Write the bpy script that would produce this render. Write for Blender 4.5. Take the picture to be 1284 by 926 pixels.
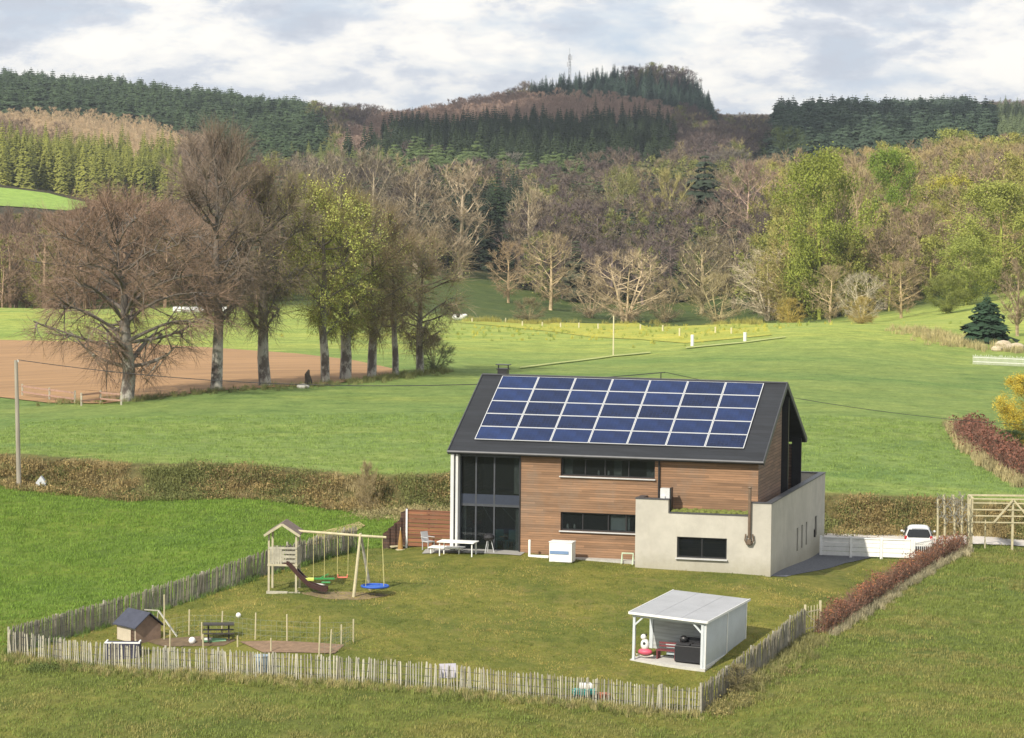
import bpy, math, random
import numpy as np
from mathutils import Vector, Matrix
R=math.radians
rnd=random.Random(7); rg=np.random.default_rng(7)
for o in list(bpy.data.objects): bpy.data.objects.remove(o)
sc=bpy.context.scene; COL=sc.collection

# ------------------------------------------------------------------ camera
F=3900.0; CX,CY=642.0,463.0; HC=19.55; PITCH=.067; ROLL=.010
fw=np.array([0,math.cos(PITCH),-math.sin(PITCH)]); r0=np.array([1.,0,0]); u0=np.array([0,math.sin(PITCH),math.cos(PITCH)])
r1=r0*math.cos(ROLL)+u0*math.sin(ROLL); u1=-r0*math.sin(ROLL)+u0*math.cos(ROLL)
CAM=np.array([0,0,HC])
cd=bpy.data.cameras.new('camera'); co=bpy.data.objects.new('camera',cd); COL.objects.link(co)
cd.sensor_width=36; cd.lens=F/1284*36; cd.clip_start=1; cd.clip_end=20000
M=Matrix.Identity(4)
for i in range(3):
    M[i][0]=r1[i]; M[i][1]=u1[i]; M[i][2]=-fw[i]; M[i][3]=CAM[i]
co.matrix_world=M; sc.camera=co
# ------------------------------------------------------------------ light
SUN_AZ=R(-145); SUN_EL=R(38)         # azimuth clockwise from +Y (view direction); the sun is behind the camera's left shoulder
sdir=Vector((math.sin(SUN_AZ)*math.cos(SUN_EL),math.cos(SUN_AZ)*math.cos(SUN_EL),math.sin(SUN_EL)))
sd=bpy.data.lights.new('sun','SUN'); sd.energy=4.7; sd.angle=R(.6); sd.color=(1,.925,.79)
so=bpy.data.objects.new('sun',sd); COL.objects.link(so); so.rotation_euler=(-sdir).to_track_quat('-Z','Y').to_euler()
sc.view_settings.view_transform='Standard'; sc.view_settings.look='None'; sc.view_settings.exposure=0.22; sc.view_settings.gamma=1
w=bpy.data.worlds.new('World'); sc.world=w; w.use_nodes=True
nt=w.node_tree; N=nt.nodes; L=nt.links; N.clear()
def nn(t,**k):
    n=N.new(t)
    for a,b in k.items(): setattr(n,a,b)
    return n
out=nn('ShaderNodeOutputWorld'); bg=nn('ShaderNodeBackground'); bg.inputs[1].default_value=.12
sky=nn('ShaderNodeTexSky',sky_type='NISHITA'); sky.sun_disc=False; sky.sun_elevation=SUN_EL; sky.sun_rotation=SUN_AZ; sky.dust_density=2; sky.air_density=1.0
tc=nn('ShaderNodeTexCoord')
def wnoise(sx,sz,off,detail,rough,dist=0):
    mp=nn('ShaderNodeMapping'); mp.inputs['Scale'].default_value=(sx,sx,sz); mp.inputs['Location'].default_value=off
    L.new(tc.outputs['Generated'],mp.inputs[0]); n=nn('ShaderNodeTexNoise'); n.inputs['Scale'].default_value=1; n.inputs['Detail'].default_value=detail; n.inputs['Roughness'].default_value=rough; n.inputs['Distortion'].default_value=dist
    L.new(mp.outputs[0],n.inputs['Vector']); return n.outputs[0]
def ramp(fac,stops):
    r=nn('ShaderNodeValToRGB'); cr=r.color_ramp
    while len(cr.elements)<len(stops): cr.elements.new(.5)
    for e,(p,c) in zip(cr.elements,stops): e.position=p; e.color=(*c,1) if len(c)==3 else c
    L.new(fac,r.inputs[0]); return r.outputs[0]
mask=ramp(wnoise(14,42,(3.1,0,1.3),7,.55,.2),[(.36,(0,0,0)),(.50,(1,1,1))])
ccol=ramp(wnoise(24,62,(1.1,5,.2),9,.60,.1),[(.36,(4.4,4.75,5.4)),(.45,(5.5,5.75,6.2)),(.51,(7.3,7.2,7.0)),(.60,(8.4,8.1,7.5))])
blue=nn('ShaderNodeMix',data_type='RGBA'); blue.inputs[0].default_value=.75; L.new(sky.outputs[0],blue.inputs[6]); blue.inputs[7].default_value=(5.0,5.9,7.2,1)
mx=nn('ShaderNodeMix',data_type='RGBA'); L.new(mask,mx.inputs[0]); L.new(blue.outputs[2],mx.inputs[6]); L.new(ccol,mx.inputs[7])
L.new(mx.outputs[2],bg.inputs[0]); L.new(bg.outputs[0],out.inputs[0])

# ------------------------------------------------------------------ pixel <-> world
def ray(px,py): return fw+(px-CX)/F*r1-(py-CY)/F*u1
def at(px,py,Y):
    d=ray(px,py); return CAM+d*(Y/d[1])
def proj(P):
    P=np.atleast_2d(P)-CAM; d=P@fw
    return np.stack([CX+F*(P@r1)/d, CY-F*(P@u1)/d],1)
# ------------------------------------------------------------------ terrain
_bx=np.array([-60,-28,-9,-3,17,24,60.]); _by=np.array([177,176,172,171,170,170,171.])
def Yb(X,Y): return np.interp(X,_bx,_by)+.7*np.sin(X*.35)*0.5
def bank(X,Y):
    t=np.clip((Y-Yb(X,Y))/4.2,0,1); return 1.5*t*t*(3-2*t)
CP=[(566,692,154.4),(966,724,149.2),(1025,699,161.5),(640,697,153),(800,712,151),
 (0,612,176),(200,619,175),(440,640,172),(1040,668,170),(1180,672,170),(1284,676,170),
 (880,895,128),(12,822,136),(448,690,157),(1009,796,138.5),(1200,690,163),
 (642,926,122),(0,926,125),(1284,926,118),(1284,800,140),(1284,700,160),
 (0,780,143),(200,700,157),(0,700,158),(300,640,168),(650,780,139.5),(883,843,133),(350,745,144),
 (400,860,128.5),(1100,800,138),(1100,880,125),
 (160,503,230),(271,490,236),(333,484,240),(408,480,244),(466,473,251),(527,467,258),(0,545,203),(300,545,200),
 (1100,560,195),(1100,480,250),(1100,412,330),(1237,446,300),(1284,446,300),(800,520,215),(600,585,177.5),
 (750,440,310),(600,404,400),(950,406,390),(0,430,330),(0,386,430),(250,390,430),(400,396,425),(300,435,312),
 (600,395,490),(620,368,560),(750,402,520),(900,402,520),(1100,405,430),(0,385,520),(1284,380,430),
 (50,252,800),(0,262,700),(50,238,850),(100,245,880),(200,300,640),(400,300,650),
 (100,190,1150),(300,200,1150),(0,128,1500),(350,162,1500),(180,143,1500),(915,180,1600),(915,178,1750),
 (780,124,1650),(868,127,1650),(700,135,1650),(560,160,1650),(900,170,1650),(470,178,1650),
 (650,190,1250),(820,190,1250),(480,195,1250),(600,213,1050),(750,262,850),(600,325,650),(900,330,650),
 (1100,170,1450),(980,172,1450),(1240,175,1450),(1100,196,1200),(1150,250,800),(1250,300,600),(1284,155,1800),
 (430,172,2000),(400,160,1800),(930,176,2000),(960,172,1750),(430,150,2500),(930,154,2500),(430,141,3200),(930,145,3200),(0,130,3200),(1284,145,3200),(642,150,5500),(0,150,5500),(1284,150,5500)]
P=np.array([at(*c) for c in CP]); zc=P[:,2]-bank(P[:,0],P[:,1])
ext=[(u,y,z) for u in (-.7,.7) for y,z in ((60,-8),(130,-2.5),(250,.5),(450,-3),(900,12),(1800,45),(5000,50))]+[(0,60,-9),(0,25,-14),(-.2,70,-7),(.2,70,-6)]
cu=np.concatenate([P[:,0]/P[:,1],[e[0] for e in ext]]); cv=np.concatenate([np.log(P[:,1]),[math.log(e[1]) for e in ext]]); cz=np.concatenate([zc,[e[2] for e in ext]])
KU=5.0
def tps(d2): return .5*d2*np.log(d2+1e-12)
C2=np.stack([cu*KU,cv*1.6],1); n=len(C2)
D=((C2[:,None]-C2[None])**2).sum(2); A=np.zeros((n+3,n+3)); A[:n,:n]=tps(D)+np.eye(n)*2e-4; A[:n,n]=1; A[n,:n]=1; A[:n,n+1:]=C2; A[n+1:,:n]=C2.T
NC=n; TW=np.linalg.solve(A,np.concatenate([cz,[0,0,0]]))
def tz(X,Y):
    X=np.atleast_1d(np.asarray(X,float)); Y=np.atleast_1d(np.asarray(Y,float)); sh=X.shape
    X=X.ravel(); Y=Y.ravel(); Yc=np.maximum(Y,20); u=np.clip(X/Yc,-1,1)*KU; v=np.log(Yc)*1.6; o=np.empty(len(X))
    for s in range(0,len(X),20000):
        a=u[s:s+20000]; b=v[s:s+20000]
        K=tps((a[:,None]-C2[:,0])**2+(b[:,None]-C2[:,1])**2); o[s:s+20000]=K@TW[:NC]+TW[NC]+a*TW[NC+1]+b*TW[NC+2]
    return (o+bank(X,Y)).reshape(sh)
def t1(x,y): return float(tz(x,y)[0])
_Ys=np.concatenate([np.arange(100,340,.5),np.geomspace(340,3000,900)])
def gat(px,py,ymin=100):
    d=ray(px,py); Ys=_Ys[_Ys>=ymin]; t=Ys/d[1]; X=d[0]*t; Z=HC+d[2]*t; g=tz(X,Ys)-Z
    k=np.argmax(g>0)
    if g[k]<=0: k=len(Ys)-1
    if k>0: a=g[k-1]/(g[k-1]-g[k]); y=Ys[k-1]+a*(Ys[k]-Ys[k-1])
    else: y=Ys[0]
    x=d[0]*y/d[1]; return Vector((x,y,t1(x,y)))
# ------------------------------------------------------------------ helpers
def tag(o,label=None,cat=None,group=None,kind=None):
    if label: o['label']=label
    if cat: o['category']=cat
    if group: o['group']=group
    if kind: o['kind']=kind
    return o
def link(o,parent=None):
    COL.objects.link(o)
    if parent: o.parent=parent
    return o
def thing(name,label,cat,loc=(0,0,0),rz=0,group=None):
    o=bpy.data.objects.new(name,None); o.empty_display_size=.3; link(o); o.location=loc; o.rotation_euler=(0,0,rz)
    return tag(o,label,cat,group)
def copy_tree(o,parent=None):
    c=o.copy(); link(c)
    if parent: c.parent=parent
    for ch in [x for x in bpy.data.objects if x.parent==o]: copy_tree(ch,c)
    return c
class MB:
    def __init__(s): s.v=[]; s.f=[]; s.m=[]; s.n=0
    def add(s,vs,fs,m=0):
        s.v.extend([tuple(map(float,p)) for p in vs]); s.f.extend([tuple(i+s.n for i in f) for f in fs]); s.m.extend([m]*len(fs)); s.n+=len(vs); return s
    def box(s,c,d,rz=0,m=0,rot=None):
        hx,hy,hz=d[0]/2,d[1]/2,d[2]/2; Q=rot or Matrix.Rotation(rz,3,'Z')
        vs=[Q@Vector((x*hx,y*hy,z*hz))+Vector(c) for z in(-1,1) for y in(-1,1) for x in(-1,1)]
        return s.add(vs,[(0,2,3,1),(4,5,7,6),(0,1,5,4),(2,6,7,3),(0,4,6,2),(1,3,7,5)],m)
    def bb(s,a,b,m=0):
        return s.box([(a[i]+b[i])/2 for i in range(3)],[abs(b[i]-a[i]) for i in range(3)],m=m)
    def bar(s,a,b,w,h=None,m=0):
        a=Vector(a); b=Vector(b); h=h or w; q=(b-a).to_track_quat('X','Z').to_matrix()
        return s.box((a+b)/2,((b-a).length,w,h),rot=q,m=m)
    def tube(s,pts,rad,n=8,m=0,cap=True):
        pts=[Vector(p) for p in pts]; base=s.n; vs=[]
        if not isinstance(rad,(list,tuple)): rad=[rad]*len(pts)
        for i,p in enumerate(pts):
            t=(pts[min(i+1,len(pts)-1)]-pts[max(i-1,0)]).normalized()
            a=t.orthogonal().normalized() if i==0 else (a-t*a.dot(t)).normalized()
            b=t.cross(a)
            vs+= [p+(a*math.cos(2*math.pi*k/n)+b*math.sin(2*math.pi*k/n))*rad[i] for k in range(n)]
        fs=[(i*n+k,i*n+(k+1)%n,(i+1)*n+(k+1)%n,(i+1)*n+k) for i in range(len(pts)-1) for k in range(n)]
        if cap: fs+=[tuple(range(n))[::-1],tuple((len(pts)-1)*n+k for k in range(n))]
        return s.add(vs,fs,m)
    def ell(s,c,r,nu=12,nv=8,m=0):
        vs=[(c[0],c[1],c[2]-r[2])]
        for j in range(1,nv):
            a=math.pi*j/nv-math.pi/2
            vs+=[(c[0]+r[0]*math.cos(a)*math.cos(2*math.pi*i/nu),c[1]+r[1]*math.cos(a)*math.sin(2*math.pi*i/nu),c[2]+r[2]*math.sin(a)) for i in range(nu)]
        vs.append((c[0],c[1],c[2]+r[2])); fs=[(0,1+(i+1)%nu,1+i) for i in range(nu)]
        for j in range(nv-2): fs+=[(1+j*nu+i,1+j*nu+(i+1)%nu,1+(j+1)*nu+(i+1)%nu,1+(j+1)*nu+i) for i in range(nu)]
        e=len(vs)-1; fs+=[(e,1+(nv-2)*nu+i,1+(nv-2)*nu+(i+1)%nu) for i in range(nu)]
        return s.add(vs,fs,m)
    def poly(s,pts,d,m=0):   # prism: polygon pts extruded by vector d
        k=len(pts); d=Vector(d); a=[Vector(p) for p in pts]
        return s.add(a+[p+d for p in a],[tuple(range(k))[::-1],tuple(range(k,2*k))]+[(i,(i+1)%k,k+(i+1)%k,k+i) for i in range(k)],m)
    def build(s,name,mats,parent=None,smooth=False,loc=None,rz=0,bevel=0):
        me=bpy.data.meshes.new(name); me.from_pydata(s.v,[],s.f)
        for m in (mats if isinstance(mats,(list,tuple)) else [mats]): me.materials.append(m)
        if any(s.m): me.polygons.foreach_set('material_index',s.m)
        if smooth: me.polygons.foreach_set('use_smooth',[True]*len(s.f))
        me.update(); o=bpy.data.objects.new(name,me); link(o,parent)
        if loc is not None: o.location=loc; o.rotation_euler=(0,0,rz)
        if bevel:
            b=o.modifiers.new('b','BEVEL'); b.width=bevel; b.segments=2; b.limit_method='ANGLE'
        return o
# ------------------------------------------------------------------ materials
MATS={}
def newmat(name):
    m=bpy.data.materials.new(name); m.use_nodes=True; t=m.node_tree
    return m,t,t.nodes['Principled BSDF']
def noise(t,scale,detail=4,rough=.6,vec=None,dims=(1,1,1),coord='Object',dist=0):
    c=t.nodes.new('ShaderNodeTexCoord'); mp=t.nodes.new('ShaderNodeMapping'); mp.inputs['Scale'].default_value=dims
    t.links.new(c.outputs[coord],mp.inputs[0]); n=t.nodes.new('ShaderNodeTexNoise'); n.inputs['Scale'].default_value=scale; n.inputs['Detail'].default_value=detail; n.inputs['Roughness'].default_value=rough; n.inputs['Distortion'].default_value=dist
    t.links.new(mp.outputs[0],n.inputs['Vector']); return n.outputs[0]
def cramp(t,fac,stops):
    r=t.nodes.new('ShaderNodeValToRGB'); cr=r.color_ramp
    while len(cr.elements)<len(stops): cr.elements.new(.5)
    for e,(p,c) in zip(cr.elements,stops): e.position=p; e.color=(*c,1)
    t.links.new(fac,r.inputs[0]); return r.outputs[0]
def mixc(t,a,b,fac,mode='MIX'):
    m=t.nodes.new('ShaderNodeMix'); m.data_type='RGBA'; m.blend_type=mode
    for i,x in ((0,fac),(6,a),(7,b)):
        if isinstance(x,(int,float)): m.inputs[i].default_value=x
        elif isinstance(x,tuple): m.inputs[i].default_value=(*x,1)
        else: t.links.new(x,m.inputs[i])
    return m.outputs[2]
def bumpn(t,b,h,strength,dist=.02):
    n=t.nodes.new('ShaderNodeBump'); n.inputs['Strength'].default_value=strength; n.inputs['Distance'].default_value=dist
    t.links.new(h,n.inputs['Height']); t.links.new(n.outputs[0],b.inputs['Normal'])
def sc3(c,k): return tuple(min(1,x*k) for x in c)
def mat(name,c,rough=.7,var=.25,scale=3,metal=0,bump=0,dims=(1,1,1),spec=None):
    if name in MATS: return MATS[name]
    m,t,b=newmat(name); f=noise(t,scale,5,.65,dims=dims)
    t.links.new(cramp(t,f,[(.3,sc3(c,1-var)),(.7,sc3(c,1+var))]),b.inputs['Base Color'])
    b.inputs['Roughness'].default_value=rough; b.inputs['Metallic'].default_value=metal
    if spec is not None: b.inputs['Specular IOR Level'].default_value=spec
    if bump: bumpn(t,b,f,bump)
    MATS[name]=m; return m
def tintmat(name,rough=.85,var=.35,scale=.6,rand=.3,k=1.0):   # colour comes from the object's own colour, varied per object and by noise
    m,t,b=newmat(name); oi=t.nodes.new('ShaderNodeObjectInfo')
    f=noise(t,scale,3,.6); v=cramp(t,f,[(.3,(k*(1-var),)*3),(.7,(k*(1+var),)*3)])
    c=mixc(t,oi.outputs['Color'],v,1.0,'MULTIPLY')
    rr=cramp(t,oi.outputs['Random'],[(0,(1-rand,1-rand*.9,1-rand*.9)),(1,(1+rand,1+rand*.9,1+rand*.7))])
    c=mixc(t,c,rr,1.0,'MULTIPLY'); t.links.new(c,b.inputs['Base Color']); b.inputs['Roughness'].default_value=rough; b.inputs['Specular IOR Level'].default_value=.2
    return m
BARK=tintmat('bark',.9,.4,1.5,.15,1.35)
def oldbark():
    m,t,b=newmat('patchy_bark'); oi=t.nodes.new('ShaderNodeObjectInfo'); f=noise(t,1.3,5,.7,dims=(1,1,.55)); tc=t.nodes.new('ShaderNodeTexCoord'); sx=t.nodes.new('ShaderNodeSeparateXYZ'); t.links.new(tc.outputs['Object'],sx.inputs[0]); mr=t.nodes.new('ShaderNodeMapRange'); t.links.new(sx.outputs[2],mr.inputs[0]); mr.inputs[1].default_value=2.5; mr.inputs[2].default_value=6.5; mr.inputs[3].default_value=1; mr.inputs[4].default_value=.12
    lich=mixc(t,(0,0,0),cramp(t,f,[(.44,(0,0,0)),(.54,(.85,.85,.85))]),mr.outputs[0]); t.links.new(mixc(t,oi.outputs['Color'],(.42,.40,.34),lich),b.inputs['Base Color']); b.inputs['Roughness'].default_value=.9; bumpn(t,b,f,.6,.1); return m
OLDBARK=oldbark(); TWIG=tintmat('twig',.9,.3,.35,.18,.92); LEAF=tintmat('leaf',.7,.35,.5,.2); NEEDLE=tintmat('needle',.85,.35,.4,.28)
def glassmat(name,tint=(.02,.025,.03),tr=.55,rough=.03):
    m,t,b=newmat(name); b.inputs['Base Color'].default_value=(*tint,1); b.inputs['Roughness'].default_value=rough; b.inputs['IOR'].default_value=1.5
    o=t.nodes['Material Output']; tp=t.nodes.new('ShaderNodeBsdfTransparent'); tp.inputs[0].default_value=(.75,.8,.8,1); ms=t.nodes.new('ShaderNodeMixShader'); ms.inputs[0].default_value=tr
    t.links.new(b.outputs[0],ms.inputs[1]); t.links.new(tp.outputs[0],ms.inputs[2]); t.links.new(ms.outputs[0],o.inputs[0]); return m
GLASS=glassmat('window_glass',(.015,.018,.02),.6)
WHITE=mat('white_paint',(.78,.78,.76),.5,.08,4); GREYW=mat('grey_white_paint',(.56,.60,.63),.5,.08,3)
BLACK=mat('black_metal',(.02,.02,.022),.4,.2,5); DARKG=mat('dark_grey_metal',(.05,.055,.065),.45,.2,4)
def woodmat(name,c,pitch=.14,vert=False,rough=.75,var=.3,gap=.35,weather=.5):
    m,t,b=newmat(name); tc=t.nodes.new('ShaderNodeTexCoord'); sx=t.nodes.new('ShaderNodeSeparateXYZ'); t.links.new(tc.outputs['Object'],sx.inputs[0])
    d=t.nodes.new('ShaderNodeMath'); d.operation='DIVIDE'; d.inputs[1].default_value=pitch; t.links.new(sx.outputs[2],d.inputs[0])
    fl=t.nodes.new('ShaderNodeMath'); fl.operation='FLOOR'; t.links.new(d.outputs[0],fl.inputs[0])
    fr=t.nodes.new('ShaderNodeMath'); fr.operation='FRACT'; t.links.new(d.outputs[0],fr.inputs[0])
    # boards have butt joints: a per-row shifted cell along x
    cx=t.nodes.new('ShaderNodeMath'); cx.operation='MULTIPLY_ADD'; t.links.new(fl.outputs[0],cx.inputs[0]); cx.inputs[1].default_value=.377; 
    xx=t.nodes.new('ShaderNodeMath'); xx.operation='MULTIPLY_ADD'; t.links.new(sx.outputs[0],xx.inputs[0]); xx.inputs[1].default_value=.31; t.links.new(sx.outputs[1],xx.inputs[2])
    t.links.new(xx.outputs[0],cx.inputs[2]); fx=t.nodes.new('ShaderNodeMath'); fx.operation='FLOOR'; t.links.new(cx.outputs[0],fx.inputs[0])
    cb=t.nodes.new('ShaderNodeCombineXYZ'); t.links.new(fl.outputs[0],cb.inputs[0]); t.links.new(fx.outputs[0],cb.inputs[1])
    wn=t.nodes.new('ShaderNodeTexWhiteNoise'); wn.noise_dimensions='2D'; t.links.new(cb.outputs[0],wn.inputs['Vector'])
    base=cramp(t,wn.outputs[0],[(0,sc3(c,1-var)),(.5,c),(1,tuple(min(1,x*k) for x,k in zip(c,(1+var,1+var*.85,1+var*.7))))])
    g=cramp(t,noise(t,2.2,5,.7,dims=(.25,.25,3)),[(.3,(.72,.70,.68)),(.7,(1.22,1.2,1.2))]); base=mixc(t,base,g,1.0,'MULTIPLY')
    base=mixc(t,base,(.20,.17,.14),cramp(t,noise(t,.55,5,.7,dims=(1,1,.5)),[(.5,(0,0,0)),(.72,(weather,)*3)]))
    gp=cramp(t,fr.outputs[0],[(0,(gap,)*3),(.10,(gap,)*3),(.16,(1,1,1)),(1,(1,1,1))]); base=mixc(t,base,gp,1.0,'MULTIPLY')
    t.links.new(base,b.inputs['Base Color']); b.inputs['Roughness'].default_value=rough; bumpn(t,b,gp,.6,.015); return m
WOOD=woodmat('larch_cladding',(.255,.15,.085),.115,var=.22,gap=.5); WOODG=woodmat('shaded_larch_cladding',(.20,.125,.085),.16,var=.18)  # gable boards are a darker copy, their unlit side put into the colour
REDWOOD=woodmat('red_brown_boards',(.21,.09,.045),.2); DARKWOOD=woodmat('dark_boards',(.06,.03,.018),.15)
PALE=mat('pale_softwood',(.47,.42,.27),.8,.2,3); WEATH=mat('weathered_softwood',(.36,.34,.27),.85,.3,4)
# ------------------------------------------------------------------ ground
def grassmat(name,stops,scale,big,bigscale,fine=8.0,dry=None,bump=.6):
    m,t,b=newmat(name)
    f=noise(t,scale,8,.72); c=cramp(t,f,stops)
    g=noise(t,bigscale,4,.55); c=mixc(t,c,cramp(t,g,[(.32,big[0]),(.68,big[1])]),1.0,'MULTIPLY')
    h=noise(t,fine,4,.8); c=mixc(t,c,cramp(t,h,[(.3,(.62,.64,.6)),(.7,(1.36,1.32,1.35))]),1.0,'MULTIPLY')
    if dry: c=mixc(t,c,dry[0],cramp(t,noise(t,dry[1],5,.7),[(dry[2],(0,0,0)),(dry[2]+.12,(dry[3],)*3)]))
    t.links.new(c,b.inputs['Base Color']); b.inputs['Roughness'].default_value=.9; b.inputs['Specular IOR Level'].default_value=.15
    bumpn(t,b,h,bump,.15); return m
MEADOW=grassmat('meadow_grass',[(.3,(.045,.085,.018)),(.5,(.075,.13,.025)),(.7,(.115,.17,.04))],.9,((.8,.85,.8),(1.2,1.15,1.1)),.035)
def groundmat():
    m,t,b=newmat('ground_cover')
    ca=t.nodes.new('ShaderNodeVertexColor'); ca.layer_name='cover'
    f=noise(t,.55,9,.75); c=mixc(t,ca.outputs[0],cramp(t,f,[(.28,(.62,.66,.6)),(.5,(1,1,1)),(.72,(1.4,1.32,1.3))]),1.0,'MULTIPLY')
    g=noise(t,.045,5,.65,dist=1.2,dims=(.6,1.5,1)); c=mixc(t,c,cramp(t,g,[(.32,(.78,.88,.85)),(.5,(1,1,1)),(.68,(1.22,1.10,1.0))]),1.0,'MULTIPLY')
    g=noise(t,.22,5,.7,dist=.8); c=mixc(t,c,cramp(t,g,[(.33,(.80,.86,.82)),(.67,(1.22,1.14,1.15))]),1.0,'MULTIPLY')
    h=noise(t,3.2,5,.8,dims=(1,.7,1)); c=mixc(t,c,cramp(t,h,[(.3,(.68,.7,.66)),(.7,(1.3,1.26,1.28))]),1.0,'MULTIPLY')
    t.links.new(c,b.inputs['Base Color']); b.inputs['Roughness'].default_value=.9; b.inputs['Specular IOR Level'].default_value=.12; bumpn(t,b,h,.5,.2); return m
def gspace(a,b,n): return list(np.geomspace(a,b,n))
xs=np.array(sorted(set([round(-x,2) for x in gspace(42,2600,56)]+list(np.round(np.arange(-41.25,42,.75),2))+[round(x,2) for x in gspace(42,2600,56)])))
ys=np.array(sorted([-400,-200,-60,0,30,55,75,90]+list(np.arange(100,190,.75))+list(np.arange(190.5,330,2.0))+gspace(333,4600,104)))
GX,GY=np.meshgrid(xs,ys); GZ=tz(GX,GY); GZ[GY<20]=np.minimum(GZ[GY<20],-14)
vs=np.stack([GX,GY,GZ],2).reshape(-1,3); nx,ny=len(xs),len(ys)
ii=(np.arange(ny-1)[:,None]*nx+np.arange(nx-1)[None]).ravel()
me=bpy.data.meshes.new('meadow'); me.from_pydata(vs.tolist(),[],np.stack([ii,ii+1,ii+nx+1,ii+nx],1).tolist())
me.polygons.foreach_set('use_smooth',[True]*len(me.polygons))
# cover colours: which plants grow where, with the far field brightened for sun
def lerp(a,b,t): return np.array(a)[None]*(1-t[:,None])+np.array(b)[None]*t[:,None]
def sst(a,b,x): t=np.clip((x-a)/(b-a),0,1); return t*t*(3-2*t)
X=vs[:,0]; Y=vs[:,1]
LUSH=(.11,.165,.026); FRONT=(.12,.135,.032); UPPER=(.16,.228,.064); FLOOR=(.055,.05,.03); SCRUB=(.10,.095,.04)
colr=lerp(FRONT,LUSH,sst(-4,-14,X+(Y-140)*-.3)*sst(133,141,Y+X*.25))
rt=sst(14,20,X)*sst(128,150,Y); colr=colr*(1-rt[:,None])+np.array((.12,.15,.035))*rt[:,None]
tb=sst(0,1,(Y-Yb(X,Y))/1.5+.5); colr=colr*(1-tb[:,None])+np.array(SCRUB)*tb[:,None]
tb=sst(0,1,(Y-Yb(X,Y)-4.5)/1.5+.5); colr=colr*(1-tb[:,None])+np.array(UPPER)*tb[:,None]
tb=sst(255,345,Y); colr=colr*(1-tb[:,None])+np.array((.27,.335,.08))*tb[:,None]  # far field lighter and yellower: sunlight put into the cover colour
tb=sst(455,475,Y)*1.0; colr=colr*(1-tb[:,None])+np.array((.07,.10,.03))*tb[:,None]
tb=sst(590,620,Y); colr=colr*(1-tb[:,None])+np.array(FLOOR)*tb[:,None]
ca=me.color_attributes.new('cover','FLOAT_COLOR','POINT'); ca.data.foreach_set('color',np.concatenate([colr,np.ones((len(colr),1))],1).astype(np.float32).ravel())
me.materials.append(groundmat()); tag(link(bpy.data.objects.new('meadow',me)),kind='structure')
import bmesh
def sheet(name,pts,m,off=.03,step=1.0,kind='structure',**k):
    bm=bmesh.new(); vv=[bm.verts.new((p[0],p[1],0)) for p in pts]; bm.faces.new(vv)
    bmesh.ops.triangulate(bm,faces=bm.faces[:])
    for ax in (0,1):
        lo=min(p[ax] for p in pts); hi=max(p[ax] for p in pts)
        x=math.floor(lo/step)*step
        while x<hi:
            co_=[0,0,0]; no=[0,0,0]; co_[ax]=x; no[ax]=1
            bmesh.ops.bisect_plane(bm,geom=bm.verts[:]+bm.edges[:]+bm.faces[:],plane_co=co_,plane_no=no); x+=step
    z=tz([v.co.x for v in bm.verts],[v.co.y for v in bm.verts])
    for v,q in zip(bm.verts,z): v.co.z=q+off
    me=bpy.data.meshes.new(name); bm.to_mesh(me); bm.free(); me.materials.append(m)
    me.polygons.foreach_set('use_smooth',[True]*len(me.polygons))
    o=link(bpy.data.objects.new(name,me)); return tag(o,kind=kind,**k)
def G(*ps): return [gat(*p) for p in ps]
# house frame
HK=1.17; hc=np.array([36.885,-126.757])*HK; HY=-.263
_c,_s=math.cos(HY),math.sin(HY)
def hw(x,y,z=0):   # house-frame point -> world
    dx,dy=x-hc[0],y-hc[1]; return Vector((dx*_c-dy*_s,dx*_s+dy*_c,z))
LFb=[(12,822),(100,796),(212,763),(300,734),(370,712),(448,690)]
FFb=[(12,822),(115,837),(212,843),(320,851),(515,863),(637,875),(768,886),(880,895)]
RFb=[(880,895),(935,853),(965,832),(1009,796)]
LAWN=grassmat('lawn_grass',[(.3,(.10,.115,.024)),(.5,(.15,.16,.034)),(.7,(.22,.20,.055))],1.3,((.70,.82,.75),(1.28,1.16,1.1)),.22,9,dry=((.20,.165,.06),.7,.56,.6))
lawn=[gat(*p) for p in LFb]+[hw(-3,2.5),hw(-.5,3),hw(0,5),hw(16.5,12),gat(1100,702),gat(1160,700),gat(1190,690),gat(1120,735),gat(1028,797)]+[gat(*p) for p in RFb[::-1]]+[gat(*p) for p in FFb[::-1]][1:-1]
sheet('lawn',lawn,LAWN,.02,.75)
SOIL=mat('ploughed_soil',(.31,.178,.078),.95,.25,.35,bump=.5,dims=(.25,1.6,1))
sheet('ploughed_field',G((-60,497),(0,499),(60,506),(130,507),(160,503),(271,491),(333,487),(408,483),(440,479),(492,470),(492,463),(440,452),(370,444),(270,437),(150,430),(0,427),(-60,427)),SOIL,.06,3)
sheet('sunlit_field_strip',G((560,404.4),(700,404.6),(800,405),(960,408.5),(968,421),(915,426),(860,431),(800,426),(740,423),(690,416),(640,411),(600,407)),grassmat('sunlit_grass',[(.3,(.30,.34,.07)),(.7,(.41,.40,.075))],.4,((.75,.85,.8),(1.2,1.1,1)),.05,2),.05,3)  # sunlit edge of the far field; the sunlight is put into this yellow
sheet('far_pasture',G((-30,258),(0,259),(50,262),(85,265),(112,259),(112,255),(60,243),(0,236),(-30,236)),grassmat('far_pasture_grass',[(.3,(.22,.34,.07)),(.7,(.28,.40,.09))],.1,((.9,.9,.9),(1.1,1.1,1)),.01,.5),.15,12)
ROADM=mat('pale_track',(.50,.46,.41),.9,.15,1.2,bump=.2)
rA=[(x,float(Yb(np.array(x),0))-.4) for x in (13,17,22,27,32,45)]; rB=[(x,float(Yb(np.array(x),0))-4.6) for x in (45,32,27,22,17,13)]
sheet('lane',rA+rB,ROADM,.05,.75)
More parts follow.
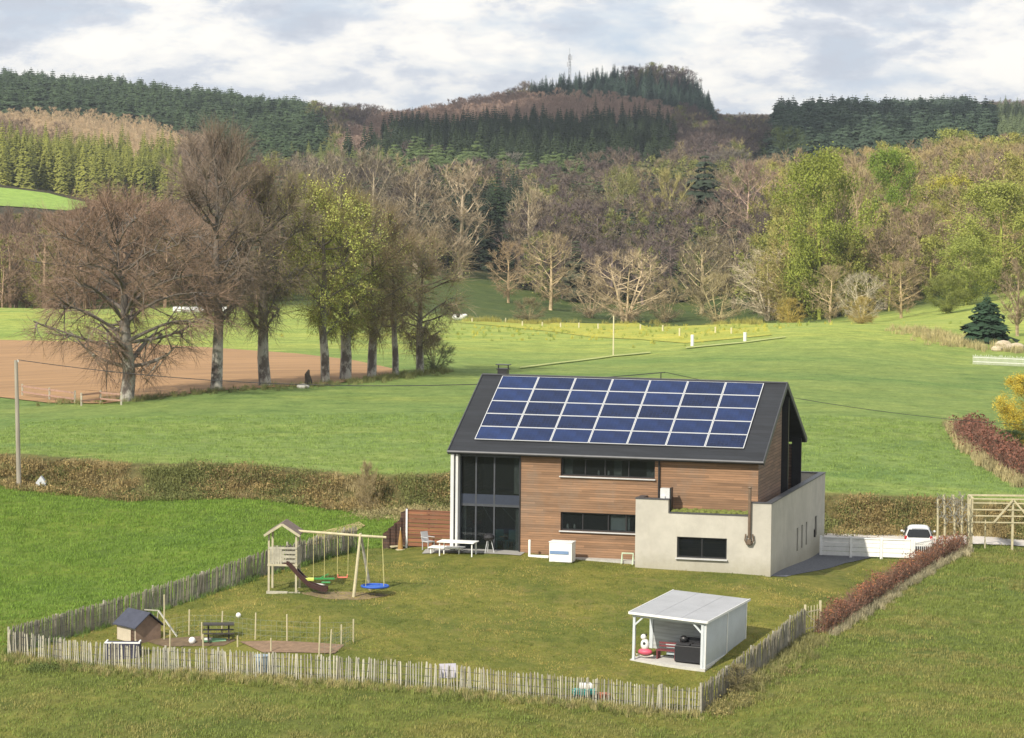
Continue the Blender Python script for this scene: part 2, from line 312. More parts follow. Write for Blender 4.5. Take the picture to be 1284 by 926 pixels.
sheet('gravel_apron',[hw(16.5,-.9),hw(17.1,0),hw(17.6,4),hw(18.4,10),hw(19.4,12.5),hw(19,13.8),hw(16.5,13.8)],mat('grey_gravel',(.10,.105,.12),.95,.4,9,bump=.5),.045,.75)
BED=mat('bare_soil',(.20,.13,.08),.95,.3,3,bump=.5)
sheet('soil_bed',G((300,806),(345,805),(432,810),(420,821),(330,820)),BED,.05,.75)
sheet('run_soil',G((175,803),(250,799),(296,804),(280,811),(205,812)),mat('run_mud',(.13,.09,.05),.95,.35,3,bump=.5),.04,.75)
_e=gat(432,748); sheet('worn_earth',[(_e.x+1.9*math.cos(a)*(1+.2*math.sin(3*a)),_e.y+.9*math.sin(a)) for a in [i*.39 for i in range(16)]],mat('worn_earth_soil',(.20,.15,.075),.95,.4,2.5),.035,.5)
sheet('patio',[hw(-1.2,-.5),hw(3.9,-.55),hw(3.9,.6),hw(-1.4,.8)],mat('patio_slabs',(.30,.29,.27),.85,.15,2),.05,.75)
sheet('worn_path',G((400,668),(450,655),(458,660),(440,671),(395,684),(380,686)),mat('dry_grass_path',(.34,.27,.12),.95,.25,1.2),.04,.75)
# ------------------------------------------------------------------ the house
H=thing('house','modern house of larch boards and pale render with a dark roof full of solar panels','house',hw(0,0,0),HY)
ZE=5.1; W2=6.25; RH=3.4; LR=15.89; SL=math.hypot(W2,RH); cs,sn=W2/SL,RH/SL
SLATE=woodmat('dark_slate_roof',(.017,.020,.026),.16,rough=.7,var=.2,gap=.7,weather=0)
def rendermat():
    m,t,b=newmat('weathered_render'); c=cramp(t,noise(t,.7,6,.7),[(.3,(.38,.36,.315)),(.7,(.50,.475,.415))])
    c=mixc(t,c,(.33,.30,.24),cramp(t,noise(t,2.6,5,.75,dims=(1,1,.09)),[(.54,(0,0,0)),(.74,(.45,.45,.45))]))
    tc=t.nodes.new('ShaderNodeTexCoord'); sx=t.nodes.new('ShaderNodeSeparateXYZ'); t.links.new(tc.outputs['Object'],sx.inputs[0]); ad=t.nodes.new('ShaderNodeMath'); ad.operation='MULTIPLY_ADD'; t.links.new(noise(t,3,4,.7),ad.inputs[0]); ad.inputs[1].default_value=-.9; t.links.new(sx.outputs[2],ad.inputs[2])
    mr=t.nodes.new('ShaderNodeMapRange'); t.links.new(ad.outputs[0],mr.inputs[0]); mr.inputs[1].default_value=-.9; mr.inputs[2].default_value=.15; mr.inputs[3].default_value=.55; mr.inputs[4].default_value=0
    c=mixc(t,c,(.24,.22,.14),mr.outputs[0]); t.links.new(c,b.inputs['Base Color']); b.inputs['Roughness'].default_value=.92; bumpn(t,b,noise(t,25,4,.7),.25,.01); return m
RENDER=rendermat()
COPE=mat('coping_metal',(.055,.057,.065),.5,.2,3); ALU=mat('panel_frame_aluminium',(.62,.63,.64),.4,.05,3,metal=.2)
# roof: two slabs
b=MB(); th=.22
b.poly([(0,0,ZE),(0,W2,ZE+RH),(0,W2,ZE+RH-th*1.15),(0,.1,ZE-th+.03)],(LR,0,0))
b.poly([(0,W2+.002,ZE+RH),(0,12.3,ZE+.12),(0,12.2,ZE-.12),(0,W2+.002,ZE+RH-th*1.15)],(LR,0,0))
roof=b.build('roof',SLATE,H)
b=MB()   # barge boards and ridge cap
for x in (-.03,LR+.03):
    b.bar((x,-.02,ZE-.1),(x,W2,ZE+RH-.1),.05,.27); b.bar((x,W2,ZE+RH-.1),(x,12.32,ZE),.05,.27)
b.bar((-.03,W2,ZE+RH+.01),(LR+.03,W2,ZE+RH+.01),.22,.06)
b.build('barge_board',COPE,roof)
b=MB(); b.tube([(-.05,-.07,ZE-.06),(LR+.05,-.07,ZE-.06)],.075,8); b.build('gutter',COPE,roof)
b=MB(); b.box((1.0,W2+.3,ZE+RH+.0),(.5,.45,.5)); b.box((1.0,W2+.3,ZE+RH+.28),(.62,.5,.06)); b.bar((1.0-.26,W2+.3,ZE+RH+.3),(1.0-.26,W2+.3,ZE+RH+.48),.05); b.bar((1.26,W2+.3,ZE+RH+.3),(1.26,W2+.3,ZE+RH+.48),.05); b.box((1.0,W2+.3,ZE+RH+.5),(.7,.55,.04)); b.build('chimney',BLACK,roof)
b=MB(); b.tube([(9.4,W2,ZE+RH-.05),(9.4,W2,ZE+RH+.34),(9.6,W2+.1,ZE+RH+.36)],.03,6); b.build('wire_bracket',BLACK,roof)
# solar panels
def pvmat(seed,base):
    m,t,bs=newmat('solar_cells'); tc=t.nodes.new('ShaderNodeTexCoord'); sx=t.nodes.new('ShaderNodeSeparateXYZ'); t.links.new(tc.outputs['Object'],sx.inputs[0])
    def line(s,pitch):
        d=t.nodes.new('ShaderNodeMath'); d.operation='DIVIDE'; d.inputs[1].default_value=pitch; t.links.new(sx.outputs[s],d.inputs[0]); f=t.nodes.new('ShaderNodeMath'); f.operation='FRACT'; t.links.new(d.outputs[0],f.inputs[0]); return cramp(t,f.outputs[0],[(0,(1,1,1)),(.05,(1,1,1)),(.06,(0,0,0)),(1,(0,0,0))])
    l=mixc(t,line(0,.186),line(1,.186),1.0,'LIGHTEN')
    oi=t.nodes.new('ShaderNodeObjectInfo')
    c0=cramp(t,noise(t,1.1,4,.6),[(.3,sc3(base,.6)),(.7,sc3(base,1.5))]); c0=mixc(t,c0,cramp(t,oi.outputs['Random'],[(0,(.5,.55,.6)),(1,(1.45,1.4,1.35))]),1.0,'MULTIPLY')
    t.links.new(mixc(t,c0,(.05,.07,.14),mixc(t,(0,0,0),l,.3)),bs.inputs['Base Color']); bs.inputs['Roughness'].default_value=.22; bs.inputs['Specular IOR Level'].default_value=.3; return m
PV=pvmat(1,(.007,.018,.068))
pw,ph=13.69/7,5.94/5
b=MB(); b.bb((0.012,0.012,0),(pw-.012,ph-.012,.03)); b.bb((.05,.045,.03),(pw-.05,ph-.045,.036),1)
pm=None
for i in range(7):
    for j in range(5):
        if pm is None:
            o=b.build('solar_panel',[ALU,PV],H); pm=o.data
        else: o=link(bpy.data.objects.new('solar_panel',pm),H)
        u=1.095+i*pw; v=.949+j*ph
        o.location=(u,v*cs-sn*.06,ZE+v*sn+cs*.06); o.rotation_euler=(math.atan2(RH,W2),0,0)
# wooden front wall with its two long window openings
yw=.35
def cells(mb,xs_,zs_,holes,y0,y1,m=0):
    for i in range(len(xs_)-1):
        for j in range(len(zs_)-1):
            cx,cz=(xs_[i]+xs_[i+1])/2,(zs_[j]+zs_[j+1])/2
            if any(h[0]<cx<h[2] and h[1]<cz<h[3] for h in holes): continue
            mb.bb((xs_[i],y0,zs_[j]),(xs_[i+1],y1,zs_[j+1]),m)
W1=(5.68,4.0,10.45,4.9); WB=(5.7,1.28,9.795,2.2)
b=MB(); cells(b,[3.62,5.68,5.7,9.795,10.45,15.6],[-.3,1.28,2.2,4.0,4.9,4.97],[W1,WB],yw,yw+.25); b.build('wood_wall',WOOD,H)
# gables
def zr(y): return ZE-.12-.0+(y*RH/W2 if y<W2 else RH-(y-W2)*(RH-.12)/(12.3-W2))-.12
b=MB(); b.poly([(15.35,.352,2.0),(15.35,6.6,2.0),(15.35,6.6,zr(6.6)),(15.35,W2,zr(W2)),(15.35,.352,zr(.352))],(.252,0,0)); b.build('gable_wall',WOODG,H)
b=MB(); b.poly([(.1,.8,-.5),(.1,12.0,-.5),(.1,12.0,zr(12.0)),(.1,W2,zr(W2)),(.1,.8,zr(.8))],(.2,0,0)); b.bb((.3,11.8,-.5),(15.3,12.0,4.9)); b.build('rear_wall',WOODG,H)
b=MB(); b.poly([(13.2,6.6,2.0),(13.2,11.8,2.0),(13.2,11.8,zr(11.8)),(13.2,6.6,zr(6.6))],(.15,0,0)); b.bb((13.35,6.45,2.0),(15.35,6.6,7.9)); b.build('loggia_wall',RENDER,H)
b=MB(); b.bar((15.5,7.25,2.4),(15.5,7.25,zr(7.25)),.16,.7); b.bar((15.5,7.9,2.4),(15.5,7.9,zr(7.9)),.06,.08); b.build('dark_post',BLACK,H)
b=MB(); b.bar((15.5,11.75,2.4),(15.5,11.75,zr(11.8)),.14,.5); b.build('dark_post',BLACK,H)
b=MB(); b.bb((13.4,6.9,2.6),(13.45,11.4,4.8)); b.build('loggia_glass_door',BLACK,H)
# windows
def window(name,x0,z0,x1,z1,y,mull,parent,depth=.14,sill=True,frame=BLACK):
    f=MB(); t=.07
    f.bb((x0,y,z0),(x0+t,y+.1,z1)); f.bb((x1-t,y,z0),(x1,y+.1,z1)); f.bb((x0+t,y,z1-t),(x1-t,y+.1,z1)); f.bb((x0+t,y,z0),(x1-t,y+.1,z0+t))
    for q in mull: f.bb((q-.03,y+.002,z0+t),(q+.03,y+.098,z1-t))
    o=f.build(name,frame,parent); p=MB(); p.bb((x0+t,y+.04,z0+t),(x1-t,y+.055,z1-t)); p.build('pane',GLASS,o)
    if sill: s=MB(); s.bb((x0-.05,y-.27,z0-.06),(x1+.05,y-.003,z0-.005)); s.build('sill',mat('pale_sill',(.5,.5,.5),.5,.1),o)
    return o
window('window',W1[0],W1[1],W1[2],W1[3],yw+.14,[6.9,7.9,9.1],H)
window('window',WB[0],WB[1],WB[2],WB[3],yw+.14,[6.8,8.1,9.0],H)
# rooms behind the glass
ROOM=mat('room_plaster',(.32,.30,.27),.9,.1); ROOMF=mat('room_floor',(.22,.15,.09),.6,.2)
b=MB(); b.bb((.3,5.5,-.3),(15.2,5.6,6.5)); b.bb((3.7,.62,-.3),(3.8,5.5,4.9)); b.bb((.3,.9,2.42),(3.7,5.5,2.58)); b.bb((3.8,.62,2.62),(13,5.5,2.78)); b.bb((.3,.62,-.3),(13,5.5,-.02),1); b.bb((10.9,.62,2.8),(11,5.5,4.9)); b.build('room_wall',[ROOM,ROOMF],H)
for x0,x1,z0,z1 in ((5.8,6.2,3.0,4.86),(9.95,10.4,3.0,4.86),(8.3,8.7,3.0,4.86),(.5,.72,.1,2.3),(3.3,3.5,.1,2.3),(3.2,3.5,2.95,4.75)): b=MB(); b.bb((x0,.72,z0),(x1,.80,z1)); b.build('curtain',mat('pale_curtain',(.42,.42,.40),.9,.2,6),H)
b=MB(); b.bb((8.2,.63,1.36),(9.15,.66,2.12)); b.build('window_blind',mat('white_blind',(.72,.76,.8),.8,.05),H)
for q,(x,z) in enumerate(((7.55,4.08),(8.05,4.08),(6.0,1.36),(6.35,1.36))):
    b=MB(); b.tube([(x,.62,z),(x,.62,z+.08),(x,.62,z+.22)],[.05,.06,.03],8); tag(b.build('sill_vase',WHITE,loc=hw(0,0,0),rz=HY),('left of two small white vases standing in the upper strip window','right of two small white vases standing in the upper strip window','left of two small white vases standing in the lower strip window','right of two small white vases standing in the lower strip window')[q],'vase')
# big glazed corner
b=MB(); gx0,gx1=.44,3.6; yg=.5
for x in (gx0,1.25,2.2,gx1-.08): b.bb((x,yg,.02),(x+.08,yg+.1,4.86))
for z0,z1 in ((.02,.12),(2.30,2.42),(4.78,4.86)): b.bb((gx0+.08,yg-.002,z0),(gx1-.08,yg+.102,z1))
gf=b.build('glazing_frame',DARKG,H)
b=MB(); b.bb((gx0+.08,yg+.05,.12),(gx1-.08,yg+.065,2.3)); b.build('pane',GLASS,gf)
b=MB(); b.bb((gx0+.08,yg+.05,2.9),(gx1-.08,yg+.065,4.78)); b.build('pane',GLASS,gf)
b=MB(); b.bb((gx0+.08,yg+.01,2.42),(gx1-.08,yg+.09,2.9)); b.build('spandrel_panel',mat('blue_black_panel',(.03,.038,.06),.35,.15),gf)
b=MB(); b.bb((.10,.02,-.3),(.26,.9,4.9)); b.bb((.34,.1,-.3),(.46,.5,4.9)); b.build('corner_column',mat('pale_grey_column',(.58,.58,.57),.6,.08),H)
b=MB(); b.bb((.26,.2,-.3),(.34,.6,4.9)); b.build('glazing_jamb',BLACK,H); b=MB(); b.bb((3.58,.3,-.3),(3.64,.62,4.95)); b.build('glazing_jamb',BLACK,H)
b=MB(); b.bb((.1,.36,4.865),(3.62,.7,4.97)); b.build('soffit_board',DARKG,H)
b=MB(); b.bb((.2,-.25,-.35),(9.78,.348,-.02)); b.build('plinth',mat('plinth_concrete',(.4,.39,.36),.9,.15),H)
for sg in ((1.0,1.0,1.6,1.2),(1.8,3.0,2.3,2.1)):   # cross stays of the furniture inside
    pass
b=MB(); b.bar((1.4,1.8,.7),(2.9,1.8,.7),.8,.05); 
for x in (1.5,2.8): b.bar((x,1.8,0),(x,1.8,.7),.06)
tag(b.build('dining_table',mat('inside_oak',(.35,.25,.15),.6,.2),loc=hw(0,0,0),rz=HY),'oak dining table standing inside behind the lower corner glazing','table')
b=MB(); b.bar((1.0,2.6,2.2),(1.7,2.2,1.3),.03); b.bar((2.0,2.4,2.2),(2.9,2.4,1.3),.03); b.bar((2.9,2.4,1.3),(2.9,2.4,.9),.03); b.ell((3.1,2.2,1.9),(.18,.18,.3)); tag(b.build('arc_lamp',mat('inside_grey',(.5,.55,.5),.7,.1),loc=hw(0,0,0),rz=HY),'pale angular hanging lamp inside behind the lower corner glazing','lamp')
b=MB(); b.tube([(10.68,.26,4.98),(10.68,.26,2.62)],.05,8); b.build('downpipe',BLACK,H)
# rendered extension with roof terrace
gy=-.96; gX=16.51; y1=14.9
def pg(b,a,c,m=0): b.bb(a,c,m)
b=MB()
WG=(11.88,.35,14.35,1.37)
cells(b,[9.8,11.43,11.88,14.35,15.48,gX],[-1.5,.35,1.37,2.5,3.14],[WG,(11.43,2.5,15.48,3.14)],gy,gy+.28)
# right-hand wall with its three slit windows and a tall one
slits=[(6.3,6.75),(7.65,8.1),(9.0,9.45)]
ysb=[gy+.28,6.3,6.75,7.65,8.1,9.0,9.45,11.8,12.5,y1]
for i in range(len(ysb)-1):
    a,c=ysb[i],ysb[i+1]; mid=(a+c)/2
    if any(s<mid<e for s,e in slits): pg(b,(gX-.28,a,-1.6),(gX,c,-.05)); pg(b,(gX-.28,a,1.15),(gX,c,3.14))
    elif 11.8<mid<12.5: pg(b,(gX-.28,a,-1.6),(gX,c,.1)); pg(b,(gX-.28,a,1.15),(gX,c,3.14))
    else: pg(b,(gX-.28,a,-1.6),(gX,c,3.14))
pg(b,(9.8,y1-.28,-1.6),(gX-.28,y1,3.14)); pg(b,(9.8,gy+.28,-1.5),(10.08,.34,3.14)); pg(b,(9.8,12.1,-1.6),(10.08,y1-.28,3.14))
ext=b.build('rendered_extension',RENDER,H)
b=MB(); e=.03
for a,c in (((9.8-e,gy-e,3.14),(11.43+e,gy+.28+e,3.19)),((15.48-e,gy-e,3.14),(gX+e,gy+.28+e,3.19)),((gX-.28-e,gy+.28+e,3.14),(gX+e,y1+e,3.19)),((9.8-e,y1-.28-e,3.14),(gX-.28-e,y1+e,3.19)),((9.8-e,gy+.28+e,3.14),(10.08+e,.33,3.19)),((11.43+e,gy-e,2.5),(15.48-e,gy+.28+e,2.55))): b.bb(a,c)
b.build('coping',COPE,ext)
b=MB(); b.bb((10.08,gy+.28,2.3),(15.6,.34,2.44)); b.bb((15.6,gy+.28,2.3),(gX-.28,y1-.28,2.44)); b.bb((10.08,12.1,2.3),(15.6,y1-.28,2.44)); b.build('terrace_deck',mat('terrace_paving',(.36,.33,.28),.9,.15,2),ext)
b=MB(); 
for k in range(260):
    x=rnd.uniform(11.5,15.4); y=rnd.uniform(gy+.3,.3); h=rnd.uniform(.04,.14); b.ell((x,y,2.46+h*.5),(h*1.4,h*1.2,h),6,4)
b.build('sedum_planting',mat('sedum',(.13,.15,.03),.95,.4,6),ext)
window('window',*[WG[i] for i in (0,1,2,3)],gy+.12,[13.1],H)
b=MB(); b.bb((10.1,4,-.3),(16,4.1,2.2)); b.bb((10.1,-.6,-.4),(16,4,-.3)); b.build('room_wall',ROOM,ext)
def side_window(a,c,z0,z1):
    f=MB(); x=gX-.14; f.bb((x,a,z0),(x+.06,a+.05,z1)); f.bb((x,c-.05,z0),(x+.06,c,z1)); f.bb((x,a+.05,z1-.05),(x+.06,c-.05,z1)); f.bb((x,a+.05,z0),(x+.06,c-.05,z0+.05))
    o=f.build('slit_window',BLACK,H); p=MB(); p.bb((x+.02,a+.05,z0+.05),(x+.03,c-.05,z1-.05)); p.build('pane',glassmat('dark_glass',(.01,.012,.015),.1),o)
for s,e2 in slits: side_window(s,e2,-.05,1.15)
side_window(11.8,12.5,.1,1.15)
b=MB(); b.bb((gX+.003,11.5,.1),(gX+.09,11.7,.5)); b.build('wall_box',BLACK,ext)
b=MB(); b.tube([(15.47,gy-.12,1.45),(15.47,gy-.12,3.85)],.075,10); b.ell((15.47,gy-.12,3.9),(.1,.1,.06)); 
for z in (2.0,3.0): b.bar((15.47,gy-.12,z),(15.47,gy,z),.05)
fl=b.build('stove_flue',mat('weathered_copper',(.13,.09,.06),.6,.3),ext)
b=MB(); b.tube([(15.3,gy-.14,1.65),(15.26,gy-.14,1.35),(15.36,gy-.14,1.15),(15.58,gy-.14,1.15),(15.68,gy-.14,1.35),(15.64,gy-.14,1.65)],.04,6); b.box((15.47,gy-.14,1.28),(.2,.2,.24)); b.build('flue_bracket',mat('weathered_copper',(.13,.09,.06)),fl)
b=MB(); b.bb((10.95,gy+.32,2.45),(11.42,gy+.7,3.66)); b.bb((10.98,gy+.24,2.9),(11.2,gy+.32,3.3)); vb=b.build('ventilation_box',mat('pale_metal_box',(.55,.56,.56),.5,.1),ext)
b=MB(); b.bb((11.42,gy+.3,2.45),(11.5,gy+.75,3.7)); b.build('side_plate',BLACK,vb)

# ------------------------------------------------------------------ things round the house
def pxm(p): return F/p[1]
hp=hw(6.15,-1.0); hz=t1(hp.x,hp.y)
t=thing('heat_pump','white boxy heat pump unit with a blue-grey band on the lawn before the wood wall','heat pump',(hp.x,hp.y,hz),HY)
b=MB(); b.box((0,0,.5),(1.15,.75,.95)); b.box((0,0,1.0),(1.2,.8,.05)); b.build('casing',WHITE,t,bevel=.02)
b=MB(); b.box((-.06,-.39,.50),(.95,.03,.16)); b.build('grille_band',mat('blue_grey_band',(.16,.25,.42),.5,.1),t)
for x in (-.4,.4): b=MB(); b.box((x,0,.015),(.15,.7,.1)); b.build('foot',DARKG,t)
p=hw(4.35,-.5); t=thing('bench_frame','white angled pipe standing at the foot of the wood wall beside the terrace','pipe',(p.x,p.y,t1(p.x,p.y)),HY)
b=MB(); b.bar((0,0,0),(0,0,.85),.1); b.bar((-.05,0,.05),(1.0,-.05,.05),.12); b.build('pipe',WHITE,t)
# board screen left of the glazing
def hloc(x,y): p=hw(x,y); return (p.x,p.y,t1(p.x,p.y))
t=thing('board_screen','red-brown horizontal board screen joined to the left corner of the house','screen',hloc(-1.55,1.6),HY)
b=MB()
for k in range(8): b.bb((-1.05,0,.02+k*.235),(1.2,.03,.02+k*.235+.215))
b.build('boards',REDWOOD,t)
for x in (-1.1,.05,1.22): b=MB(); b.bb((x-.04,.03,-.2),(x+.04,.12,1.95)); b.build('post',DARKWOOD,t)
# dark stepped fence running down left of it
pA=hw(-2.65,1.6); pB=gat(480,689); 
t=thing('dark_board_fence','very dark board fence stepping down from the red-brown screen towards the lawn','fence',(pA.x,pA.y,t1(pA.x,pA.y)))
n=4
for k in range(n):
    a=pA.lerp(pB,k/n); c=pA.lerp(pB,(k+1)/n); za=t1(a.x,a.y); zc_=t1(c.x,c.y); h=(1.95,1.5,1.25,1.0)[k]; h2=(1.85,1.3,1.05,.8)[k]
    b=MB(); o=Vector((pA.x,pA.y,t1(pA.x,pA.y))); q=[Vector((a.x,a.y,za-.1)),Vector((c.x,c.y,zc_-.1)),Vector((c.x,c.y,zc_+h2)),Vector((a.x,a.y,za+h))]
    b.poly([x-o for x in q],(.02,.05,0)); b.build('fence_panel',DARKWOOD,t)
    b=MB(); b.bar(Vector((a.x,a.y-.04,za-.1))-o,Vector((a.x,a.y-.04,za+h+.06))-o,.09); b.build('post',WHITE if k==0 else DARKWOOD,t)
def chair(px,py,c,label,rz=0,cat='chair',name='garden_chair'):
    p=gat(px,py); t=thing(name,label,cat,p,rz); m=mat('chair_'+name+str(px),c,.5,.1)
    b=MB(); b.box((0,0,.44),(.48,.46,.04)); b.build('seat',m,t)
    b=MB(); b.bar((0,.22,.46),(0,.32,.92),.46,.03); b.build('backrest',m,t)
    for x in (-.21,.21):
        for y in (-.2,.2): q=MB(); q.bar((x,y,0),(x,y,.44),.035); q.build('leg',m,t)
    for x in (-.24,.24): q=MB(); q.bar((x,-.2,.66),(x,.28,.66),.04,.03); q.build('armrest',m,t)
    return t
def table(px,py,sx,sy,h,m,label,rz=HY,name='garden_table',round_=False):
    p=gat(px,py); t=thing(name,label,'table',p,rz); b=MB()
    if round_: b.tube([(0,0,h-.04),(0,0,h)],sx/2,24)
    else: b.box((0,0,h-.02),(sx,sy,.05))
    b.build('tabletop',m,t,bevel=.01)
    for x in (-1,1):
        for y in (-1,1): q=MB(); q.bar((x*(sx/2-.12),y*(sy/2-.12),0),(x*(sx/2-.12),y*(sy/2-.12),h-.045),.05); q.build('leg',m,t)
    return t
table(574,697,1.9,1.0,.72,WHITE,'long white table standing outside the glazed corner of the house')
table(560,694,1.7,.85,.32,WHITE,'low white table nearest the board screen, left of the long white table')
chair(590,684,(.62,.62,.6),'pale grey garden chair behind the long white table, by the corner column',2.6)
chair(627,688,(.09,.22,.20),'left of two dark teal garden chairs against the glazing',.2)
chair(641,689,(.09,.20,.19),'right of two dark teal garden chairs against the glazing',-.3)
chair(537,690,(.45,.46,.48),'grey garden chair standing alone in front of the board screen',.8)
p=gat(613,694); t=thing('barbecue','small dark barbecue grill on thin legs between the white table and the teal chairs','barbecue',p,HY)
b=MB(); b.ell((0,0,.8),(.28,.28,.2)); b.build('bowl',BLACK,t)
for a in (0,2.1,4.2): b=MB(); b.bar((.1*math.cos(a),.1*math.sin(a),.7),(.28*math.cos(a),.28*math.sin(a),0),.03); b.build('leg',ALU,t)
p=gat(502,690); t=thing('folded_parasol','folded orange garden parasol standing before the dark board fence','parasol',p)
b=MB(); b.tube([(0,0,.05),(0,0,.5),(0,0,1.0)],[.14,.1,.03],10); b.build('folded_canopy',mat('orange_cloth',(.33,.19,.06),.8,.15),t)
b=MB(); b.tube([(0,0,1.0),(0,0,1.15)],.02,6); b.tube([(0,0,0),(0,0,.05)],.24,10); b.build('pole',PALE,t)
p=gat(512,688); b=MB(); b.bar((-.9,0,.08),(.7,.5,.16),.28,.06); tag(b.build('loose_board',PALE,loc=p),'pale loose boards lying on the grass at the foot of the dark fence','board')
# small props by the wood wall
p=gat(787,708); t=thing('garden_trestle','small pale green sawhorse beside the left edge of the rendered extension','sawhorse',p,HY)
b=MB(); b.bar((-.3,0,.55),(.3,0,.55),.06); b.build('rail',mat('pale_green_paint',(.45,.55,.4),.6,.1),t)
for x in (-.28,.28):
    for y in (-.2,.2): b=MB(); b.bar((x,0,.55),(x,y,0),.04); b.build('leg',mat('pale_green_paint',(.45,.55,.4)),t)
# ------------------------------------------------------------------ play tower and swings
PW=mat('play_wood',(.44,.40,.28),.8,.2,3)
p=gat(337,745); tw=thing('play_tower','weathered wooden play tower with a brown gabled roof and a dark slide','play tower',p,-.06)
wd,dp_=1.28,1.25
def tb(a,c,w=.09): 
    q=MB(); q.bar(a,c,w); return q
for x in (0,wd):
    for y in (0,dp_): tb((x,y,-.1),(x,y,2.85)).build('post',PW,tw)
b=MB(); b.bb((-.06,-.06,1.32),(wd+.06,dp_+.06,1.42)); b.build('platform',PW,tw)
b=MB(); b.bar((-.1,-.02,.08),(wd*.7,-.06,.08),.16,.12); b.bar((wd*.5,0,.06),(wd+.2,-.02,.06),.1); b.bar((wd,0,.06),(wd,dp_,.06),.09); b.bar((0,dp_,.06),(wd+.1,dp_,.06),.09); b.build('sandbox_frame',WEATH,tw)
b=MB()
for k in range(5): b.bb((.06+k*.115,-.06,1.42),(.06+k*.115+.09,-.03,2.12))
for k in range(3): b.bb((.64,-.06,1.5+k*.2),(wd,-.03,1.5+k*.2+.13))
b.bb((-.03,-.07,2.12),(wd+.04,-.02,2.22)); b.build('railing',WEATH,tw)
b=MB()
for k in range(9): b.bb((wd+.02,.02+k*.13,1.42),(wd+.05,.02+k*.13+.1,2.12))
b.bb((wd+.01,0,2.12),(wd+.06,dp_,2.2)); b.build('railing',WEATH,tw)
b=MB()
for k in range(9): b.bb((.02+k*.14,dp_+.02,1.42),(.02+k*.14+.1,dp_+.05,2.12))
b.build('railing',WEATH,tw)
b=MB(); 
for sg in (-1,1):
    b.poly([(wd/2,-.25,3.32),(wd/2,1.5,3.32),(wd/2+sg*.82,1.5,2.78),(wd/2+sg*.82,-.25,2.78)],(0,0,.05))
rf=b.build('roof',mat('brown_felt_roof',(.16,.12,.10),.9,.25,4),tw)
b=MB(); 
for sg in (-1,1):
    b.bar((wd/2,-.27,3.30),(wd/2+sg*.84,-.27,2.76),.04,.11)
b.build('barge_board',PW,rf)
b=MB()   # slide
pts=[(wd*.55,.25,1.42),(wd*.75,.2,1.35),(wd*1.1,.15,.85),(wd*1.5,.1,.38),(wd*1.95,.05,.2),(wd*2.15,.03,.2)]
for k in range(len(pts)-1):
    a,c=Vector(pts[k]),Vector(pts[k+1]); b.bar(a,c,.5,.04)
    for s in (-.26,.26): b.bar(a+Vector((0,s,.09)),c+Vector((0,s,.09)),.05,.2)
b.build('slide',mat('dark_red_plastic',(.045,.018,.015),.4,.15),tw)
# swing frame
pf=gat(443,750); pr_=gat(466,722)
TA=Vector((pf.x+.28,pf.y+.65,0)); TA.z=p.z+2.78
bz=p.z+2.78; bs=Vector((p.x+wd-.1,p.y+.65,bz+.12)); be=TA+(TA-bs).normalized()*1.25; be.z=TA.z-.03
sw=thing('swing_frame','pale round-timber swing beam resting on an A-frame beside the play tower','swing frame',(TA.x,TA.y,t1(TA.x,TA.y)))
o0=Vector(sw.location)
b=MB(); b.tube([bs-o0,TA-o0,be-o0],[.06,.06,.055],8); b.build('beam',PALE,sw)
for q,m in ((pf,PALE),(Vector((TA.x+.45,TA.y+1.1,t1(TA.x+.45,TA.y+1.1))),WEATH)): b=MB(); b.tube([q-o0-Vector((0,0,.1)),TA-o0+Vector((0,0,.1))],[.075,.06],8); b.build('leg',m,sw)
ROPE=mat('pale_rope',(.50,.46,.20),.9,.2)
def on_beam(px):
    # beam point whose picture column is px
    ts=np.linspace(0,1,200); pts=[(bs.lerp(TA,t*1.4) if t*1.4<=1 else TA.lerp(be,(t*1.4-1)/.4)) for t in ts]
    q=proj(np.array([list(x) for x in pts]))[:,0]; return pts[int(np.argmin(abs(q-px)))]
def swing(name,label,pxa,pxb,zs,build,cat='swing'):
    a,c=on_beam(pxa),on_beam(pxb); m=(a+c)/2; g=t1(m.x,m.y); t=thing(name,label,cat,(m.x,m.y,g)); o=Vector(t.location)
    build(t,a-o,c-o,zs); return t
def glider(t,a,c,z):
    for q in (a,c): b=MB(); b.tube([q,Vector((q.x,q.y,z))],.014,5); b.build('rope',ROPE,t)
    b=MB(); b.bar((-.55,0,z),(.75,-.15,z+.04),.08); b.bar((.0,0,z),(.45,.1,z+.22),.05); b.build('bar',mat('green_plastic',(.04,.25,.06),.4,.1),t)
    b=MB(); b.box((-.42,-.05,z-.02),(.42,.34,.14)); b.build('seat',mat('yellow_green_plastic',(.55,.65,.12),.4,.1),t,bevel=.03)
    b=MB(); b.box((.35,-.2,z-.14),(.42,.28,.06)); b.build('seat',mat('green_plastic',(.04,.25,.06)),t,bevel=.02)
    b=MB(); b.bar((-.4,0,z-.2),(.3,0,z-.28),.05); b.build('footrest',WHITE,t)
swing('glider_swing','yellow and green two-seat glider swing hanging nearest the play tower',393,407,.62,glider)
def baby(t,a,c,z):
    for q in (a,c): b=MB(); b.tube([q,Vector((q.x*.95,q.y,z+.1))],.014,5); b.build('rope',ROPE,t)
    b=MB(); b.box((0,0,z),(.46,.2,.05)); b.box((-.22,0,z+.07),(.05,.2,.14)); b.box((.22,0,z+.07),(.05,.2,.14)); b.build('seat',mat('coral_plastic',(.62,.16,.10),.45,.1),t,bevel=.015)
swing('board_swing','coral red board swing hanging in the middle of the beam',423,437,.78,baby)
